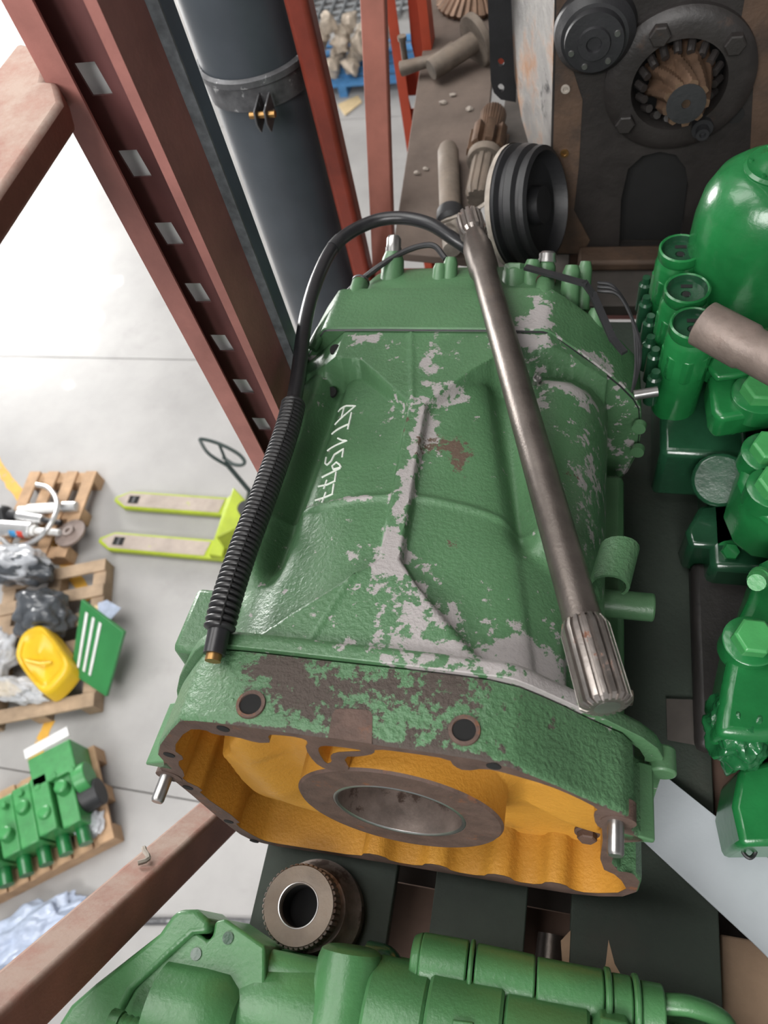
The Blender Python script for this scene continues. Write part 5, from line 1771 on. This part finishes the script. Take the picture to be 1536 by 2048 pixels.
# things on the middle pallet
bg = thing('plastic_bag', 'black bagged machine part in shiny plastic behind the yellow cowl', 'bag', (-3.547, 1.602, 0.14))
bm = bmesh.new()
lumpy(bm, (0.02, -0.04, 0.13), 0.22, 21, 0.22, 5, (1.0, 0.85, 0.72), 1.7, 0.003)
finish('bag_body', bm, 'blackbag', bg, angle=75)
bg = thing('plastic_bag', 'grey plastic wrapped part at the back of the weathered pallet', 'bag', (-3.873, 1.792, 0.14))
bm = bmesh.new()
lumpy(bm, (-0.03, 0.10, 0.15), 0.22, 33, 0.22, 5, (1.35, 0.55, 0.72), 1.8, 0.003)
finish('bag_body', bm, 'blackbag', bg, angle=75)
bm = bmesh.new()
lumpy(bm, (-0.06, 0.12, 0.17), 0.225, 35, 0.24, 5, (1.35, 0.6, 0.75), 2.0, 0.004)
finish('clear_film', bm, 'film', bg, angle=70)
bg = thing('plastic_bag', 'heap of clear plastic film at the left edge beside the yellow cowl', 'bag', (-3.765, 1.213, 0.14))
bm = bmesh.new()
lumpy(bm, (-0.05, 0, 0.09), 0.22, 41, 0.26, 5, (0.7, 0.9, 0.6), 2.4, 0.003)
finish('film_heap', bm, 'film', bg, angle=70)
bg = thing('plastic_bag', 'crumpled clear film with yellow part on the front of the weathered pallet', 'bag', (-3.555, 1.038, 0.14))
bm = bmesh.new()
lumpy(bm, (0, 0, 0.06), 0.20, 45, 0.24, 5, (1.2, 0.42, 0.4), 2.4, 0.003)
finish('film_heap', bm, 'film', bg, angle=70)
bm = bmesh.new()
lumpy(bm, (-0.12, 0.0, 0.05), 0.12, 46, 0.3, 3, (1.2, 0.5, 0.4), 2.0)
finish('yellow_part', bm, 'cowl', bg)
yc_ = thing('yellow_cowl', 'bright yellow plastic cowl lying on the weathered pallet', 'cowl', (-3.475, 1.246, 0.142))
o_ = Vector((-3.475, 1.246, 0.142))
pts = chaikin([Vector(p) - o_ for p in ((-3.566, 1.267, 0.35), (-3.561, 1.399, 0.37), (-3.45, 1.462, 0.39), (-3.369, 1.441, 0.39), (-3.121, 1.25, 0.36), (-3.107, 1.175, 0.34), (-3.216, 1.024, 0.3), (-3.292, 1.022, 0.3), (-3.537, 1.198, 0.33))], 2)
c = sum(pts, Vector()) / len(pts)
bm = bmesh.new()
rs = []
for k, dz in ((1.06, -0.15), (1.02, -0.05), (0.97, -0.012), (0.90, 0.0), (0.80, -0.004), (0.76, -0.022), (0.55, -0.026), (0.1, -0.022)):
    rs.append([Vector((c.x + (p.x - c.x) * k, c.y + (p.y - c.y) * k, p.z + dz)) for p in pts])
rings(bm, rs, False, True)
finish('cowl_shell', bm, 'cowl', yc_, angle=60)
bm = bmesh.new()
tube(bm, [c + Vector((0.10, -0.03, -0.012)), c + Vector((0.02, -0.05, -0.012)), c + Vector((-0.10, -0.04, -0.012))], 0.008, 8)
finish('moulded_ridge', bm, 'cowl', yc_)
gp = thing('green_panel', 'bright green louvred panel leaning on the weathered pallet', 'panel', (-3.109, 1.4, 0.142))
o_ = Vector((-3.109, 1.4, 0.142))
P = [Vector(p) - o_ for p in ((-3.11, 1.623, 0.5), (-2.76, 1.459, 0.42), (-2.882, 1.085, 0.16), (-3.169, 1.197, 0.22))]
nrm = (P[1] - P[0]).cross(P[3] - P[0]).normalized()
if nrm.z < 0:
    nrm = -nrm
bm = bmesh.new()
prism(bm, P, -nrm * 0.03)
finish('panel_sheet', bm, 'louver', gp, bevel=0.005)
for k in range(3):
    u0 = 0.15 + 0.16 * k
    u1 = u0 + 0.06
    q = []
    for (u, v) in ((u0, 0.10), (u1, 0.10), (u1, 0.86), (u0, 0.86)):
        q.append((P[0].lerp(P[1], u)).lerp(P[3].lerp(P[2], u), v) + nrm * 0.001)
    bm = bmesh.new()
    prism(bm, q, nrm * 0.008)
    finish('louvre_slot', bm, 'white', gp, bevel=0.003)
pc = thing('paper_card', 'pale bluish card sticking out behind the green louvred panel', 'card', (-3.162, 1.701, 0.142))
o_ = Vector((-3.162, 1.701, 0.142))
bm = bmesh.new()
prism(bm, [Vector(p) - o_ for p in ((-3.19, 1.727, 0.2), (-3.129, 1.757, 0.2), (-2.996, 1.708, 0.2), (-3.04, 1.618, 0.2), (-3.158, 1.652, 0.2))], (0, 0, -0.004))
finish('card', bm, 'filmblue', pc)
bm = bmesh.new()
box(bm, -0.05, 0.0, -0.04, 0.01, 0.0, 0.053)
finish('card_foot', bm, 'card', pc)

# small valve bank on the lower-left pallet
vb = thing('valve_bank', 'small bright green sectioned valve bank on the lower left pallet', 'valve bank', (-2.95, 0.33, 0.142), (0, 0, math.radians(36)))
for k in range(7):
    bm = bmesh.new()
    box(bm, -0.62 + 0.125 * k, -0.505 + 0.125 * k, -0.20 + 0.01 * (k % 2), 0.17, 0.0, 0.20 + 0.02 * (k % 3))
    s_ = finish('valve_section', bm, 'boltgreen', vb, bevel=0.010)
    bm = bmesh.new()
    cyl(bm, (-0.56 + 0.125 * k, -0.19, 0.08), (-0.56 + 0.125 * k, -0.30, 0.08), 0.042, n=14)
    finish('section_port', bm, 'gloss', s_)
    bm = bmesh.new()
    lathe(bm, (-0.56 + 0.125 * k, 0.02 - 0.10 * (k % 2), 0.18), (0, 0.2, 1), [(0, 0.045), (0.07, 0.042), (0.08, 0.03)], 14)
    finish('section_cap', bm, 'boltgreen', s_, bevel=0.003)
bm = bmesh.new()
box(bm, 0.02, 0.30, 0.10, 0.30, 0.0, 0.24)
finish('end_housing', bm, 'boltgreen', vb, bevel=0.01)
bm = bmesh.new()
prism(bm, [(0.02, 0.30, 0.245), (0.31, 0.31, 0.245), (0.31, 0.37, 0.25), (0.02, 0.36, 0.25)], (0, 0, 0.012))
finish('pale_plate', bm, 'white', vb)
bm = bmesh.new()
cyl(bm, (0.22, -0.05, 0.10), (0.36, -0.05, 0.10), 0.085, n=24)
finish('black_drum', bm, 'black', vb, bevel=0.006)
bm = bmesh.new()
cyl(bm, (0.26, 0.05, 0.16), (0.34, 0.05, 0.16), 0.09, n=24)
finish('round_end', bm, 'boltgreen', vb, bevel=0.006)
for k in range(8):
    bm = bmesh.new()
    hexbolt(bm, (-0.5 + 0.11 * k, 0.12 - 0.02 * (k % 2), 0.21), (0, 0, 1), 0.022, 0.035)
    finish('bolt_head', bm, 'boltgreen', vb)
bg = thing('plastic_bag', 'scrap of clear film on the edge of the lower left pallet', 'bag', (-2.66, 0.30, 0.142))
bm = bmesh.new()
lumpy(bm, (0, 0, 0.03), 0.07, 51, 0.4, 3, (1, 1.2, 0.5), 2.2, 0.003)
finish('film_scrap', bm, 'film', bg)
bg = thing('plastic_bag', 'bluish plastic wrapped bundle on the floor at the lower left', 'bag', (-2.83, -0.30, 0.0), (0, 0, math.radians(33)))
bm = bmesh.new()
lumpy(bm, (0, 0, 0.09), 0.28, 55, 0.22, 5, (1.2, 0.50, 0.42), 2.6, 0.003)
finish('wrapped_bundle', bm, 'filmblue', bg, angle=60)
bm = bmesh.new()
o_ = Vector((-1.869, -0.0701, 0.02))
tube(bm, [Vector(p) - o_ for p in ((-2.269, -0.1415, 0.02), (-1.87, -0.0677, 0.02), (-1.454, -0.0087, 0.02))], 0.020, 12)
h_ = finish('floor_pipe', bm, 'clamp')
h_.location = o_
tag(h_, 'thin grey pipe lying on the floor below the red brace', 'pipe')

# scrap heap far behind, on a blue pallet, with a cardboard sheet and wire mesh
bp_ = thing('blue_pallet', 'blue pallet under the pale scrap heap far behind the rack', 'pallet', (-2.9, 8.75, 0))
for k in range(5):
    bm = bmesh.new()
    box(bm, -0.8, 1.0, -0.35 + 0.22 * k, -0.20 + 0.22 * k, 0.12, 0.145)
    finish('slat', bm, 'bluepallet', bp_)
for k in range(3):
    bm = bmesh.new()
    box(bm, -0.8 + 0.85 * k, -0.7 + 0.85 * k, -0.35, 0.68, 0, 0.1195)
    finish('bearer', bm, 'bluepallet', bp_)
srnd = random.Random(3)
SC_L = 0
first = None
for layer, (nx, ny, zz) in enumerate(((5, 3, 0.262), (5, 2, 0.45), (4, 1, 0.63))):
    for ix in range(nx):
        for iy in range(ny):
            if first is None:
                bm = bmesh.new()
                lumpy(bm, (0, 0, 0), 0.115, 5, 0.45, 2, (1, 0.8, 0.7), 1.8)
                lump = finish('scrap_casting', bm, 'lump')
                first = lump
            else:
                lump = first.copy()
                COL.objects.link(lump)
            lump.location = (-3.42 + (ix + 0.4 * (layer % 2)) * 0.245 + srnd.uniform(-0.02, 0.02), 8.56 + iy * 0.24 + 0.12 * layer + srnd.uniform(-0.02, 0.02), zz)
            lump.rotation_euler = (srnd.uniform(0, 6), srnd.uniform(0, 6), srnd.uniform(0, 6))
            tag(lump, 'pale rusty cast piece in the scrap heap on the blue pallet', 'scrap piece', 'scrap pieces heaped on the blue pallet')
cb = thing('cardboard_sheet', 'tan cardboard sheet on the floor in front of the blue pallet', 'cardboard', (-2.68, 8.05, 0))
bm = bmesh.new()
o_ = Vector((-2.68, 8.05, 0))
prism(bm, [Vector(p) - o_ for p in ((-2.839, 8.247, 0.002), (-2.628, 8.407, 0.002), (-2.551, 8.266, 0.002), (-2.704, 8.013, 0.002))], (0, 0, 0.01))
finish('sheet', bm, 'card', cb)
wm = thing('wire_mesh', 'grey sheet of wire mesh lying on the floor beyond the scrap heap', 'wire mesh', (-3.3, 11.3, 0))
for k in range(16):
    bm = bmesh.new()
    tube(bm, [(-1.2, -1.2 + 0.17 * k, 0.02), (1.2, -1.0 + 0.17 * k, 0.05)], 0.022, 6)
    finish('cross_wire', bm, 'mesh', wm)
    bm = bmesh.new()
    tube(bm, [(-1.2 + 0.16 * k, -1.2, 0.06), (-1.2 + 0.16 * k, 1.6, 0.06)], 0.022, 6)
    finish('long_wire', bm, 'mesh', wm)
